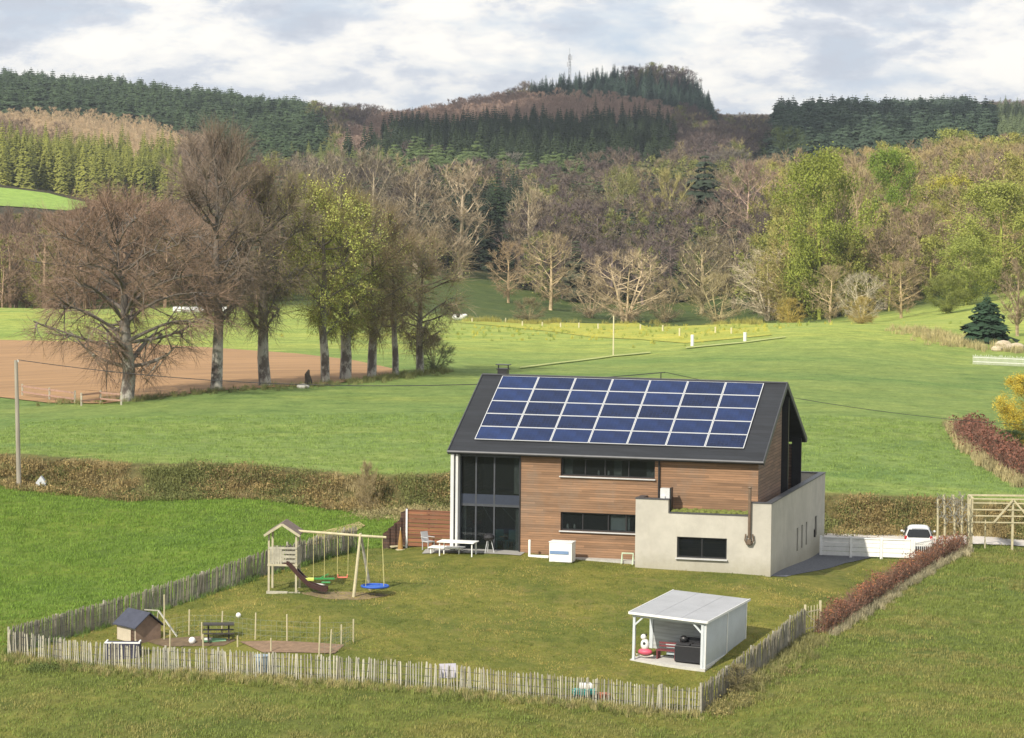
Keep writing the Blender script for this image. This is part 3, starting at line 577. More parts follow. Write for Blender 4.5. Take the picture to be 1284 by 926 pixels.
def nest(t,a,c,z):
    pts=[(0,0,z)]; b=MB(); k=28
    ring=[(.62*math.cos(2*math.pi*i/k),.62*math.sin(2*math.pi*i/k),z+.02) for i in range(k+1)]
    b.tube(ring,.055,8,cap=False); b.build('padded_ring',mat('blue_padding',(.02,.09,.42),.6,.15),t,smooth=True)
    b=MB(); b.tube([(0,0,z-.03),(0,0,z-.005)],.6,28); b.build('net_seat',mat('blue_net',(.04,.13,.45),.8,.3,14),t)
    b=MB()
    for q,s in ((a,-1),(c,1)):
        for y in (-1,1): b.tube([q,(s*.42,y*.42,z+.04)],.013,5)
    b.build('rope',ROPE,t)
swing('nest_swing','round blue nest swing hanging outside the A-frame',462,479,.45,nest)
# ------------------------------------------------------------------ fences of chestnut paling
def paling(name,label,pts,h,m,post=2.6,seed=1,gap=.115,lean=.05):
    r=random.Random(seed); P_=[gat(*q) for q in pts]; t=thing(name,label,'fence',P_[0],0,None); o=Vector(P_[0]); b=MB(); w=MB(); posts=[]
    d=0; nxt=0; np_=0
    for i in range(len(P_)-1):
        a,c=P_[i],P_[i+1]; Ls=(Vector((c.x,c.y))-Vector((a.x,a.y))).length; dr=(c-a); dr.z=0; dr.normalize(); nr=Vector((-dr.y,dr.x,0)); s=d
        n_=max(1,int(Ls/3)); prev=None
        while s<Ls:
            q=a+dr*s; z=t1(q.x,q.y)-.06; hh=h*r.uniform(.93,1.04); l=dr*r.gauss(0,lean)+nr*r.gauss(0,.03); wd_=r.uniform(.032,.055)
            if r.random()>.03: 
                A_=Vector((q.x,q.y,z))-o; B_=A_+l*hh+Vector((0,0,hh)); k=r.choice((0,0,1,2)); T=B_+Vector((0,0,.06))
                u=dr*wd_/2; v=nr*.012
                b.add([A_-u-v,A_+u-v,A_+u+v,A_-u+v,B_-u-v,B_+u-v,B_+u+v,B_-u+v,T],[(0,1,5,4),(1,2,6,5),(2,3,7,6),(3,0,4,7),(4,5,8),(5,6,8),(6,7,8),(7,4,8)],k)
            if s>=nxt-1e-6 and s-nxt<gap*1.2:
                q2=q+nr*.06; posts.append((Vector((q2.x,q2.y,z))-o,h*r.uniform(1.0,1.12))); nxt=s+post
            s+=gap*r.uniform(.85,1.15)
        d=s-Ls; nxt=nxt-Ls
        for f in (.25,.5,.8): 
            for j in range(n_):
                a2=a.lerp(c,j/n_); c2=a.lerp(c,(j+1)/n_); w.bar(Vector((a2.x,a2.y,t1(a2.x,a2.y)+h*f))-o,Vector((c2.x,c2.y,t1(c2.x,c2.y)+h*f))-o,.014)
    b.build('palings',m,t); w.build('wire',DARKG,t)
    for q,hh in posts: x=MB(); x.tube([q-Vector((0,0,.2)),q+Vector((0,0,hh))],.05,7); x.build('post',WEATH,t)
    return t
PAL=[mat('paling_grey',(.36,.345,.29),.9,.3,2),mat('paling_pale',(.46,.43,.33),.9,.25,2),mat('paling_dark',(.22,.20,.15),.9,.3,2)]
PALD=[mat('paling_shade_grey',(.25,.235,.19),.9,.35,2),mat('paling_brown',(.27,.24,.18),.9,.3,2),mat('paling_dark',(.22,.20,.15))]  # darker paling tones for the side fences, shading put into the colour
paling('paling_fence','long grey paling fence up the left side of the garden, between lawn and lush meadow',LFb,1.25,PALD,3.0,1,.066,.025)
paling('paling_fence','pale open paling fence along the front edge of the garden',FFb,1.12,PAL,2.7,2,.105,.035)
paling('paling_fence','short dense paling fence down the right side of the garden beside the open shed',RFb,1.25,PALD,2.4,3,.066,.025)
pa=gat(1009,796); pb=gat(1028,792)
t=thing('garden_gate','narrow wooden paling gate between the right fence and the red-brown hedge','gate',pa); d=(pb-pa)
b=MB()
for k in range(6): q=d*(k/5); b.bar(q,q+Vector((0,0,1.25)),.06,.03)
b.bar(d*0+Vector((0,0,.25)),d+Vector((0,0,.25)),.05); b.bar(Vector((0,0,1.0)),d+Vector((0,0,1.0)),.05); b.bar(Vector((0,0,1.0)),d+Vector((0,0,.25)),.05); b.build('gate_leaf',PALE,t)
b=MB(); b.bar(Vector((0,0,-.1)),Vector((0,0,1.35)),.1); b.bar(d+Vector((0,0,-.1)),d+Vector((0,0,1.4)),.1); b.build('post',PALE,t)
# ------------------------------------------------------------------ open shed with its contents
sp=gat(883,843); sang=-.43
def sframe(x,y,z): return Vector(x),Vector(y),Vector(z)
_X=Vector((math.cos(sang),math.sin(sang),-.045)).normalized(); _Y=Vector((-math.sin(sang),math.cos(sang),.075)); _Y=(_Y-_X*_Y.dot(_X)).normalized(); _Z=_X.cross(_Y)
SROT=Matrix((_X,_Y,_Z)).transposed(); SW,SD=3.42,5.0; sl=sp-_X*SW
t=thing('open_shed','pale grey wooden shed with an open left bay and a flat sloping roof','shed',sl); t.rotation_euler=SROT.to_euler(); sz=t.location.z
SHW=woodmat('grey_white_boards',(.47,.50,.51),.16,rough=.6,var=.06,gap=.8,weather=.15)
hf,hb=2.2,2.18
b=MB(); b.bb((-.05,-.05,-.4),(SW+.05,SD+.05,.14)); b.build('floor_slab',mat('slab_concrete',(.5,.49,.46),.9,.12),t)
b=MB(); b.bb((SW-.08,.02,.14),(SW,SD-.0,hb)); b.poly([(SW-.08,.02,hb),(SW-.08,SD,hb),(SW-.08,.02,hf)],(.08,0,0)); sw_=b.build('side_wall',mat('pale_grey_panel',(.50,.54,.57),.6,.08,1),t)
b=MB(); 
for y in (.02,SD*.52,SD-.06): b.bb((SW+.002,y,.14),(SW+.03,y+.09,hf-.03))
b.bb((SW+.002,.11,.14),(SW+.03,SD-.06,.24)); b.build('cover_strip',WHITE,sw_)
b=MB(); b.bb((.16,2.1,.14),(SW-.08,2.16,hb)); b.bb((.03,2.16,.14),(.09,SD-.12,hb)); b.bb((.09,SD-.08,.14),(SW-.08,SD-.02,hb)); b.build('back_wall',SHW,t)
b=MB(); b.bb((.0,2.05,.14),(.158,2.2,hb)); b.build('post',GREYW,t)
for x in (.03,): b=MB(); b.bb((x,.02,.14),(x+.11,.13,hf)); b.build('post',GREYW,t)
b=MB(); b.bb((.03,SD-.12,.14),(.14,SD-.01,hb)); b.build('post',GREYW,t)
b=MB(); b.bb((SW-.2,-.005,.14),(SW-.085,.1,hf)); b.build('post',GREYW,t)
b=MB(); b.bb((.0,.0,hf-.14),(SW,.1,hf-.001)); b.bb((.0,.1,hf-.14),(.1,SD,hb)); b.build('roof_beam',GREYW,t)
for x0,x1 in ((.12,.5),(SW-.2,SW-.6)): b=MB(); b.bar((x0,.06,hf-.5),(x1,.06,hf-.12),.07); b.build('brace',GREYW,t)
b=MB(); e=.11
for k in range(3):
    a=-e+k*(SW+2*e)/3; c=a+(SW+2*e)/3-.015; b.poly([(a,-e,hf+.02),(c,-e,hf+.02),(c,SD+e,hb-.02),(a,SD+e,hb-.02)],(0,0,.05),0)
rf=b.build('roof',mat('grey_roof_sheet',(.34,.35,.37),.45,.1,1),t)
b=MB(); b.bar((-e,-e-.02,hf+.03),(SW+e,-e-.02,hf+.03),.03,.1); b.bar((SW+e+.02,-e,hf+.03),(SW+e+.02,SD+e,hb-.0),.03,.1); b.bar((-e-.02,-e,hf+.03),(-e-.02,SD+e,hb),.03,.1); b.build('roof_trim',WHITE,rf)
def sh(x,y,z=.14): return sl+SROT@Vector((x,y,z))
k=SW/3.1
t=thing('black_storage_sofa','black rattan two-seat sofa standing in the right half of the shed','sofa',sh(SW-.78*k,.8),sang)
BR=mat('black_rattan',(.012,.012,.015),.5,.4,20)
b=MB(); b.box((0,0,.4),(1.28*k,.75,.72)); b.build('sofa_body',BR,t,bevel=.03); 
b=MB(); b.box((0,.3,.9),(1.28*k,.16,.3)); b.build('backrest',BR,t,bevel=.04)
b=MB(); b.box((-.32*k,-.06,.80),(.6*k,.55,.08)); b.box((.32*k,-.06,.80),(.6*k,.55,.08)); b.build('cushion',mat('charcoal_cushion',(.03,.03,.035),.9,.2),t,bevel=.03)
b=MB(); b.ell((-.42*k,.1,.98),(.2,.15,.16)); b.build('pillow',BLACK,t,smooth=True)
t=thing('toy_bench','low dark red slatted bench in the middle of the shed beside the black sofa','bench',sh(1.25*k,.8),sang); MR=mat('maroon_paint',(.16,.035,.04),.6,.2)
b=MB(); b.box((0,0,.4),(.95,.4,.05)); b.build('seat',MR,t)
b=MB(); 
for z in (.55,.68): b.box((0,.2,z),(.95,.03,.08))
b.build('backrest',MR,t)
for x in (-.42,.42): b=MB(); b.box((x,0,.2),(.06,.36,.38)); b.build('leg',MR,t)
t=thing('toy_rocker','white ride-on toy with a pink base standing at the open left end of the shed','toy',sh(.42*k,.45),sang)
b=MB(); b.ell((0,0,.3),(.34,.24,.14),14,8); b.build('base',mat('pink_plastic',(.65,.10,.16),.5,.1),t,smooth=True)
b=MB(); b.ell((.0,0,.62),(.2,.18,.26),12,8); b.ell((-.05,-.05,.95),(.13,.13,.13),12,8); b.build('body',WHITE,t,smooth=True)
b=MB(); b.ell((.02,-.16,.68),(.07,.05,.07),8,6); b.ell((-.14,-.04,1.03),(.045,.04,.06),8,6); b.ell((.06,-.04,1.05),(.045,.04,.06),8,6); b.build('dark_patch',BLACK,t,smooth=True)
b=MB(); b.tube([(-.4,0,.16),(0,0,.08),(.4,0,.16)],.035,6); b.build('rocker',mat('rocker_cream',(.6,.58,.5),.5,.1),t)
t=thing('plastic_crate','pale blue-grey plastic crate on the shed floor behind the red bench','crate',sh(1.35*k,1.65),sang)
b=MB(); b.box((0,0,.25),(.8,.5,.46)); b.box((0,0,.49),(.86,.56,.05)); b.build('crate_body',mat('pale_blue_plastic',(.42,.5,.52),.5,.1),t,bevel=.02)
# ------------------------------------------------------------------ chicken coop, run and little things by the front fence
p=gat(147,803); t=thing('chicken_coop','little brown chicken coop with a dark blue-grey gabled roof behind the front fence','chicken coop',p,-.9)
b=MB(); cw,cdp=1.0,1.3
b.poly([(0,0,.05),(1.55,0,.05),(1.55,0,.8),(0,0,.8)],(0,.03,0)); b.build('front_panel',mat('coop_cream',(.50,.44,.34),.8,.1),t)
b=MB(); b.poly([(1.55,.0,.05),(1.55,1.3,.05),(1.55,1.3,.8),(1.55,.65,1.3),(1.55,0,.8)],(.03,0,0)); b.poly([(-.03,.0,.05),(-.03,1.3,.05),(-.03,1.3,.8),(-.03,.65,1.3),(-.03,0,.8)],(.03,0,0)); b.bb((0,1.27,.05),(1.55,1.3,.8)); b.build('gable_wall',mat('coop_brown',(.22,.15,.11),.85,.2),t)
b=MB(); b.poly([(-.15,-.15,.72),(-.15,.65,1.36),(-.15,1.45,.72),(-.15,1.45,.76),(-.15,.65,1.41),(-.15,-.15,.76)],(1.9,0,0)); b.build('roof',mat('coop_slate',(.045,.05,.075),.7,.25),t)
b=MB(); b.bb((1.2,-.03,.12),(1.48,-.003,.62)); b.build('hatch',DARKWOOD,t)
p=gat(222,799); t=thing('propped_plank','long pale plank leaning against the thin post beside the chicken coop','plank',p)
b=MB(); b.bar((0,0,.02),(-.85,.2,1.15),.12,.04); b.build('plank',mat('pale_plank',(.55,.54,.47),.8,.12),t)
b=MB(); b.bar((-.85,.2,1.15),(-1.5,.25,1.18),.05); b.bar((-.85,.2,1.15),(-1.0,.3,0),.05); b.build('prop',WEATH,t)
RUNP=[(206,803,745),(237,797,764),(278,797,766),(253,803,780),(320,803,768),(360,805,770),(401,807,772),(428,808,783),(443,806,776),(400,824,795),(414,822,789),(340,818,800),(298,812,797),(213,818,790),(255,815,795),(170,815,802)]
for i,(x,y,ty) in enumerate(RUNP):
    p=gat(x,y); h=(y-ty)*p.y/F; b=MB(); b.tube([(0,0,-.1),(rnd.gauss(0,.02),0,h)],.035,6)
    o=b.build('run_post',PALE,loc=p); nf=sum(1 for q in RUNP[1:] if q[0]<x)+1; tag(o,'thin pale stake of the chicken run, number %s from the left along the run'%('one two three four five six seven eight nine ten eleven twelve thirteen fourteen fifteen'.split()[min(14,nf-1)]) if i else 'x','stake','thin stakes of the chicken run')
    if i==0: o['label']='tallest thin stake of the run, beside the leaning plank'; del o['group']
def net(name,label,pts,h):
    P_=[gat(*q) for q in pts]; o=P_[0]; b=MB()
    for i in range(len(P_)-1):
        a,c=P_[i]-o,P_[i+1]-o; n_=max(1,int((c-a).length/.25))
        for j in range(n_+1): q=a.lerp(c,j/n_); b.bar(q,q+Vector((0,0,h)),.007)
        for j in range(5): b.bar(a+Vector((0,0,h*j/4)),c+Vector((0,0,h*j/4)),.007)
    return tag(b.build(name,mat('wire_mesh',(.22,.24,.2),.6,.1),loc=o),label,'netting')
net('wire_netting','fine wire netting strung between the thin stakes on the far side of the run',[(206,803),(237,797),(278,797),(320,803),(360,805),(401,807),(443,806)],.9)
net('wire_netting','fine wire netting across the near side of the bare soil bed',[(400,824),(414,822),(443,806)],.8)
p=gat(274,803); t=thing('picnic_table','dark wooden picnic table in the chicken run','table',p,.1)
DB=mat('dark_stained_wood',(.035,.03,.025),.7,.3)
b=MB(); b.box((0,0,.72),(1.35,.7,.05)); b.build('tabletop',DB,t)
for y in (-.6,.6): b=MB(); b.box((0,y,.38),(1.35,.22,.04)); b.build('bench_seat',DB,t)
for x in (-.45,.45): b=MB(); b.bar((x,-.6,0),(x,.15,.7),.07); b.bar((x,.6,0),(x,-.15,.7),.07); b.bar((x,-.62,.34),(x,.62,.34),.06); b.build('leg',DB,t)
for px,py,r,lb in ((241,808,.16,'white ball lying near the leaning plank'),(299,775,.12,'small white ball on the lawn behind the picnic table')):
    p=gat(px,py); b=MB(); b.ell((0,0,r),(r,r,r),12,8); tag(b.build('ball',WHITE,smooth=True,loc=p),lb,'ball')
p=gat(268,806); t=thing('feeding_trough','white and green feeding trough under the picnic table','trough',p)
b=MB(); b.tube([(-.5,0,.1),(.55,0,.1)],.1,8); b.build('trough_body',mat('green_white_plastic',(.16,.35,.2),.5,.4,1.5),t)
b=MB(); b.box((-.25,-.02,.16),(.3,.18,.08)); b.build('lid',WHITE,t)
p=gat(152,830); t=thing('pallet_stack','dark low compost box with a white rim just behind the front fence','compost box',p+Vector((0,.7,0)),.0)
b=MB(); b.box((0,0,.38),(1.5,.8,.72)); b.build('box_body',mat('blue_black_board',(.035,.035,.06),.8,.3),t); b=MB(); b.box((0,-.38,.78),(1.55,.06,.06)); b.box((-.72,0,.78),(.06,.7,.06)); b.box((.72,0,.78),(.06,.7,.06)); b.build('rim',WHITE,t)
p=gat(327,848); t=thing('rain_barrel','grey-blue plastic tub standing behind the front fence near the soil bed','tub',p+Vector((0,.6,0)))
b=MB(); b.tube([(0,0,0),(0,0,.4),(0,0,.75)],[.24,.28,.3],12); b.build('tub_body',mat('grey_blue_plastic',(.25,.32,.38),.5,.15),t); b=MB(); b.tube([(0,0,.75),(0,0,.8)],.33,12); b.build('rim',mat('grey_blue_plastic',(.25,.32,.38)),t)
p=gat(561,866); t=thing('cloth_sheet','pale lilac board leaning inside the front fence','board',p+Vector((0,.25,0)))
b=MB(); b.bar((-.35,.1,.75),(.35,.1,.78),.03,.6); b.build('board',mat('lilac_white',(.52,.50,.58),.7,.1),t)
p=gat(733,880); t=thing('toy_car','teal and white toy car just inside the front fence','toy car',p+Vector((0,.5,0)),.1)
b=MB(); b.box((0,0,.32),(1.0,.5,.28)); b.build('body',mat('teal_plastic',(.05,.30,.27),.4,.1),t,bevel=.08); b=MB(); b.box((.05,0,.58),(.55,.42,.24)); b.build('cab',WHITE,t,bevel=.07)
for x in (-.32,.32):
    for y in (-.25,.25): b=MB(); b.tube([(x,y-.04,.13),(x,y+.04,.13)],.13,12); b.build('wheel',BLACK,t)
p=gat(757,882); b=MB(); b.tube([(0,0,0),(0,0,.3),(0,0,.34)],[.22,.3,.27],12); tag(b.build('flower_pot',mat('orange_plastic',(.5,.17,.08),.6,.1),loc=p+Vector((0,.5,0))),'orange tub just inside the front fence, right of the toy car','tub')
# ------------------------------------------------------------------ drive: white gate, car, timber frames
p0=gat(1029,697); p1=gat(1143,701); p2=gat(1168,697)
t=thing('white_fence','low white panelled gate fence running from the rendered extension to the car','gate',p0); d=p1-p0; h=.98
n=3
for k in range(n):
    a=d*(k/n); c=d*((k+1)/n); b=MB(); dn=d.normalized()*.08
    for q_ in range(4): b.bar(a+dn+Vector((0,0,.15+q_*.235)),c-dn+Vector((0,0,.15+q_*.235)),.03,.215)
    b.bar(a+dn+Vector((0,-.03,h)),c-dn+Vector((0,-.03,h)),.06,.06)
    b.build('fence_panel',WHITE,t)
for k in range(n+1):
    q=d*(k/n); b=MB(); b.bar(q+Vector((0,-.02,-.3)),q+Vector((0,-.02,h+.08)),.13); b.build('post',WHITE,t)
t=thing('white_fence','short white picket gate between the white panelled fence and the red-brown hedge','gate',p1+Vector((.18,0,0))); d=(p2-p1)-Vector((.18,0,0)); b=MB()
for k in range(9): q=d*(k/8); b.bar(q+Vector((0,0,-.1)),q+Vector((0,0,.92)),.07,.02)
b.bar(Vector((0,0,.2)),d+Vector((0,0,.2)),.06); b.bar(Vector((0,0,.8)),d+Vector((0,0,.8)),.06); b.build('pickets',WHITE,t)
b=MB(); b.bar(Vector((-.08,0,-.2)),Vector((-.08,0,1.1)),.14); b.build('post',WHITE,t)
# car, seen from behind
def car(p,rz,label):
    t=thing('parked_car',label,'car',p,rz); t.scale=(.9,)*3
    st=[(-2.0,.70,.45,.80,.95),(-1.96,.80,.30,.86,1.05),(-1.75,.84,.26,.90,1.36),(-1.3,.86,.24,.93,1.49),(-.4,.87,.22,.94,1.52),(.3,.87,.22,.94,1.46),(.75,.87,.22,.95,1.15),(1.0,.86,.22,.93,1.0),(1.6,.84,.24,.88,.90),(1.95,.76,.30,.74,.76),(2.02,.66,.36,.6,.62)]
    b=MB(); vs=[]; k=12
    for y,hw_,zb,zm,zt in st:
        cab=zt-zm; tw_=hw_*(.74 if cab>.25 else .86)
        prof=[(-hw_*.85,zb),(-hw_,zb+.12),(-hw_*1.0,(zb+zm)/2),(-hw_*.97,zm),(-tw_,zt-.05),(-tw_*.55,zt),(tw_*.55,zt),(tw_,zt-.05),(hw_*.97,zm),(hw_*1.0,(zb+zm)/2),(hw_,zb+.12),(hw_*.85,zb)]
        vs+=[(x,y,z) for x,z in prof]
    fs=[(i*k+j,i*k+(j+1)%k,(i+1)*k+(j+1)%k,(i+1)*k+j) for i in range(len(st)-1) for j in range(k)]+[tuple(range(k))[::-1],tuple(len(st)*k-k+j for j in range(k))]
    b.add(vs,fs); PA=mat('white_car_paint',(.78,.78,.77),.22,.02); PA.node_tree.nodes['Principled BSDF'].inputs['Coat Weight'].default_value=.6
    o=b.build('body',PA,t,smooth=True); s=o.modifiers.new('s','SUBSURF'); s.levels=s.render_levels=2
    CG=mat('car_glass',(.015,.018,.02),.06,.1)
    b=MB(); b.add([(-.60,-1.97,.93),(.60,-1.97,.93),(.68,-1.95,1.08),(.56,-1.74,1.38),(-.56,-1.74,1.38),(-.68,-1.95,1.08)],[(0,1,2,3,4,5)]); o=b.build('rear_window',CG,t); o.modifiers.new('s','SOLIDIFY').thickness=.03; o.location.y=-.035
    for s_ in (-1,1):
        b=MB(); b.add([(s_*.845,-1.45,1.0),(s_*.845,.7,1.0),(s_*.70,.25,1.37),(s_*.68,-1.2,1.40)],[(0,1,2,3)]); o=b.build('side_window',CG,t); o.modifiers.new('s','SOLIDIFY').thickness=.05
        b=MB(); b.box((s_*.73,-1.9,.90),(.16,.14,.24)); b.build('tail_light',mat('red_lens',(.45,.02,.02),.2,.1),t,bevel=.03)
        b=MB(); b.ell((s_*.95,.45,1.02),(.09,.06,.07),8,6); b.build('wing_mirror',PA,t,smooth=True)
        for y in (-1.3,1.3):
            w_=MB(); w_.tube([(s_*.68,y,.32),(s_*.86,y,.32)],.32,20); ty=w_.build('wheel',mat('tyre_rubber',(.015,.015,.015),.8,.2),t)
            w_=MB(); w_.tube([(s_*.86,y,.32),(s_*.875,y,.32)],.2,14); w_.build('rim',ALU,ty)
    b=MB(); b.box((0,-2.02,.62),(.52,.02,.12)); b.build('number_plate',WHITE,t)
    b=MB(); b.box((0,-1.98,.34),(1.3,.08,.16)); b.build('bumper',DARKG,t,bevel=.02)
    b=MB(); b.box((0,-1.70,1.47),(.9,.2,.04)); b.build('spoiler',PA,t,bevel=.015)
p=gat(1151,689); car(p,-.12,'small white hatchback seen from behind, parked on the lane by the timber posts')
# timber posts in a row, then an open timber frame
LG=mat('grey_branches',(.22,.21,.17),.9,.3,4)
b0=gat(1175,692); b1=gat(1212,694)
for i,(px,top) in enumerate(((1175,625),(1184,620),(1196,620),(1206,621),(1215,625))):
    p=gat(px,690); h=(690-top)*p.y/F; b=MB(); r=.07
    b.tube([(0,0,-.1),(rnd.gauss(0,.03),0,h*.5),(rnd.gauss(0,.05),0,h)],[r,r*.9,r*.8],7)
    tag(b.build('timber_post',PALE,loc=p),('leftmost','second','middle','fourth','rightmost')[i]+' of the five tall pale round posts beside the lane, right of the car','post','tall round posts beside the lane')
t=thing('woven_hurdle','panel of woven grey branches between the tall posts, above the red-brown hedge','screen',b0); d=b1-b0; b=MB()
for k in range(150):
    a=rnd.random(); z=rnd.uniform(1.5,3.0); q=d*a; b.bar(q+Vector((0,rnd.uniform(-.08,.08),z)),q+Vector((rnd.uniform(-.22,.22),rnd.uniform(-.1,.1),z+rnd.uniform(-.3,.3))),.03)
b.build('branches',LG,t)
q0=gat(1218,690); t=thing('timber_pergola','open pale timber frame with long rails and two slanting braces over the lane','timber frame',q0); b=MB(); w_=8.0
for z in (2.72,2.5,2.15,1.82,1.48):
    r=MB(); r.bar((0,0,z),(w_,0,z-.02),.06); r.build('rail',PALE,t)
for x,hh in ((0,2.8),(2.15,2.7),(w_,2.8)): r=MB(); r.bar((x,.05,-.2),(x,.05,hh),.11); r.build('post',PALE,t)
for a,c in (((2.15,-.05,2.7),(1.15,-.05,1.48)),((2.15,-.05,2.7),(3.2,-.05,1.48))): r=MB(); r.bar(a,c,.09); r.build('brace',PALE,t)
for x in (.8,): r=MB(); r.bar((x,.6,-.2),(x,.6,1.6),.06); r.build('post',PALE,t)
r=MB(); r.bar((0,0,2.76),(0,1.4,2.76),.09); r.bar((w_,0,2.76),(w_,1.4,2.76),.09); r.bar((0,1.4,2.76),(w_,1.4,2.76),.09); r.build('rail',PALE,t)
for x in (0,w_): r=MB(); r.bar((x,1.4,-.2),(x,1.4,2.75),.11); r.build('post',PALE,t)
# ------------------------------------------------------------------ trees
def bez(p0,p1,p2,n):
    return [p0*(1-t)**2+p1*2*t*(1-t)+p2*t*t for t in [i/n for i in range(n+1)]]
def ribbons(mb,P0,Dv,Lg,Wd,rng,m=0,fork=True):
    n_=len(P0); D_=Dv/np.linalg.norm(Dv,axis=1)[:,None]; rr=rng.normal(size=(n_,3)); side=np.cross(D_,rr); side/=np.linalg.norm(side,axis=1)[:,None]+1e-9
    def tri(p,d,l,w_):
        v=np.stack([p-side*w_[:,None]/2,p+side*w_[:,None]/2,p+d*l[:,None]],1).reshape(-1,3); k=len(p); f=np.arange(3*k).reshape(-1,3); return v,f
    v,f=tri(P0,D_,Lg,Wd); mb.add(v.tolist(),f.tolist(),m)
    if fork:
        for s in (.35,.6):
            D2=D_+rng.normal(size=(n_,3))*.55; D2/=np.linalg.norm(D2,axis=1)[:,None]; v,f=tri(P0+D_*Lg[:,None]*s,D2,Lg*.6,Wd*.7); mb.add(v.tolist(),f.tolist(),m)
def cards(mb,Pc,size,rng,m=0,flat=0):
    n_=len(Pc); a=rng.normal(size=(n_,3)); a[:,2]*=(1-flat); a/=np.linalg.norm(a,axis=1)[:,None]; b=rng.normal(size=(n_,3)); b=b-a*(a*b).sum(1)[:,None]; b/=np.linalg.norm(b,axis=1)[:,None]
    s=size*rng.uniform(.6,1.3,n_)[:,None]; v=np.stack([Pc-a*s,Pc+b*s*.55,Pc+a*s,Pc-b*s*.55],1).reshape(-1,3); mb.add(v.tolist(),np.arange(4*n_).reshape(-1,4).tolist(),m)
def broad(seed,h,cr,cb=.25,tr=.35,n1=16,n2=6,ntw=3000,ltw=1.1,wtw=.05,up=.45,leaf=0,ls=.22,stems=1,lean=0,topr=.5,sides=5,droop=0,epow=2,wig=.08,wob=.25,shape=.55,merged=False,spread=.8):
    rng=np.random.default_rng(seed); T=MB(); C=T if merged else MB(); tm,cm=(0,1) if merged else (0,0)
    zc=cb*h+(h-cb*h)*shape; hz_u=h-zc; hz_d=zc-cb*h
    def env(z): 
        q=(z-zc)/(hz_u if z>zc else hz_d); return cr*math.sqrt(max(0,1-min(1,abs(q)**epow)))
    nodes=[]; 
    for s in range(stems):
        az=2*math.pi*s/stems+rng.uniform(0,1); off=0 if stems==1 else rng.uniform(.2,.9); k=6; topz=h*(.82 if stems==1 else rng.uniform(.6,.85)); ex=0 if stems==1 else cr*.55*rng.uniform(.4,1)
        pts=[]; wx,wy=0,0
        for i in range(k+1):
            t=i/k; pts.append(np.array([math.cos(az)*(off*.5+ex*t**1.2)+wx+lean*h*t*(1-.4*t),math.sin(az)*(off*.5+ex*t**1.2)+wy,topz*t-(.3 if i==0 else 0)])); wx+=rng.normal()*wob*h/60; wy+=rng.normal()*wob*h/60
        rads=[tr*((1.45 if i==0 else 1.0) if stems==1 else .55)*(1-(i/k))**.8+.03 for i in range(k+1)]
        if stems==1: pts.insert(1,pts[0]*.75+pts[1]*.25); rads.insert(1,tr*1.02)
        T.tube(pts,rads,max(sides,6) if not merged else sides,tm,cap=False)
        P_=np.array(pts); zz=P_[:,2]
        for i in range(max(2,n1//stems)):
            f=(i+.5)/max(2,n1//stems); az2=i*2.4+rng.uniform(-.4,.4)+s; zt=cb*h+(h-cb*h)*min(.98,max(.03,f**.85+rng.uniform(-.06,.06)))
            rr=env(zt)*rng.uniform(.75,1.0); tip=np.array([math.cos(az2)*rr+(lean*h*.5),math.sin(az2)*rr,zt])
            zs_=max(h*cb*.75,zt-rr*up-rng.uniform(0,.08)*h) ; zs_=min(zs_,topz*.97)
            st_=np.array([np.interp(zs_,zz,P_[:,0]),np.interp(zs_,zz,P_[:,1]),zs_]); mid=(st_+tip)/2+np.array([math.cos(az2),math.sin(az2),0])*rr*.15-np.array([0,0,1])*(rr*.12*(1 if up>.4 else -1.2))
            lim=bez(st_,mid+rng.normal(size=3)*rr*wig,tip,5); lr=max(.04,tr*.42*(1-zs_/h)**.6); T.tube(lim,[lr*(1-.85*q/5) for q in range(6)],4 if sides>4 else 3,tm,cap=False); nodes.append((lim,rr))
    tips=[]; Ccen=np.array([lean*h*.5,0,zc])
    for lim,rr in nodes:
        for j in range(n2):
            s=rng.uniform(.25,1); q=s*5; i=min(4,int(q)); a=lim[i]*(1-(q-i))+lim[i+1]*(q-i); d=(a-Ccen); d=d/(np.linalg.norm(d)+1e-6)*spread+rng.normal(size=3)*.75; d[2]+=up*.9-droop*.5; d/=np.linalg.norm(d)
            l=cr*rng.uniform(.22,.42); e=a+d*l; em=env(min(h*.995,max(cb*h*1.01,e[2])))*1.05+.3; rxy=math.hypot(e[0]-Ccen[0],e[1])
            if rxy>em: e[0]=Ccen[0]+(e[0]-Ccen[0])*em/rxy; e[1]*=em/rxy
            e[2]=min(e[2],h*1.0); m_=(a+e)/2+rng.normal(size=3)*l*.12; sb=bez(a,m_,e,3); T.tube(sb,[tr*.13+.012,tr*.09,tr*.06,.012],3,tm,cap=False); tips.append(sb)
    tp=np.array([np.array(x) for x in tips])   # n,4,3
    k=rng.integers(0,len(tp),ntw); s=rng.uniform(.15,1.0,ntw)*3; i=np.minimum(2,s.astype(int)); fr=(s-i)[:,None]
    base=tp[k,i]*(1-fr)+tp[k,i+1]*fr; d=(base-Ccen); d/=np.linalg.norm(d,axis=1)[:,None]+1e-6; d=d*spread+rng.normal(size=(ntw,3))*.6; d[:,2]+=up*.8-droop
    ribbons(C,base,d,ltw*rng.uniform(.5,1.3,ntw),np.full(ntw,wtw),rng,cm)
    if leaf:
        k=rng.integers(0,len(tp),leaf); s=rng.uniform(.4,1.0,leaf)*3; i=np.minimum(2,s.astype(int)); fr=(s-i)[:,None]; base=tp[k,i]*(1-fr)+tp[k,i+1]*fr+rng.normal(size=(leaf,3))*cr*.085
        cards(C,base,ls,rng,(2 if merged else 1),0)
    return T,C
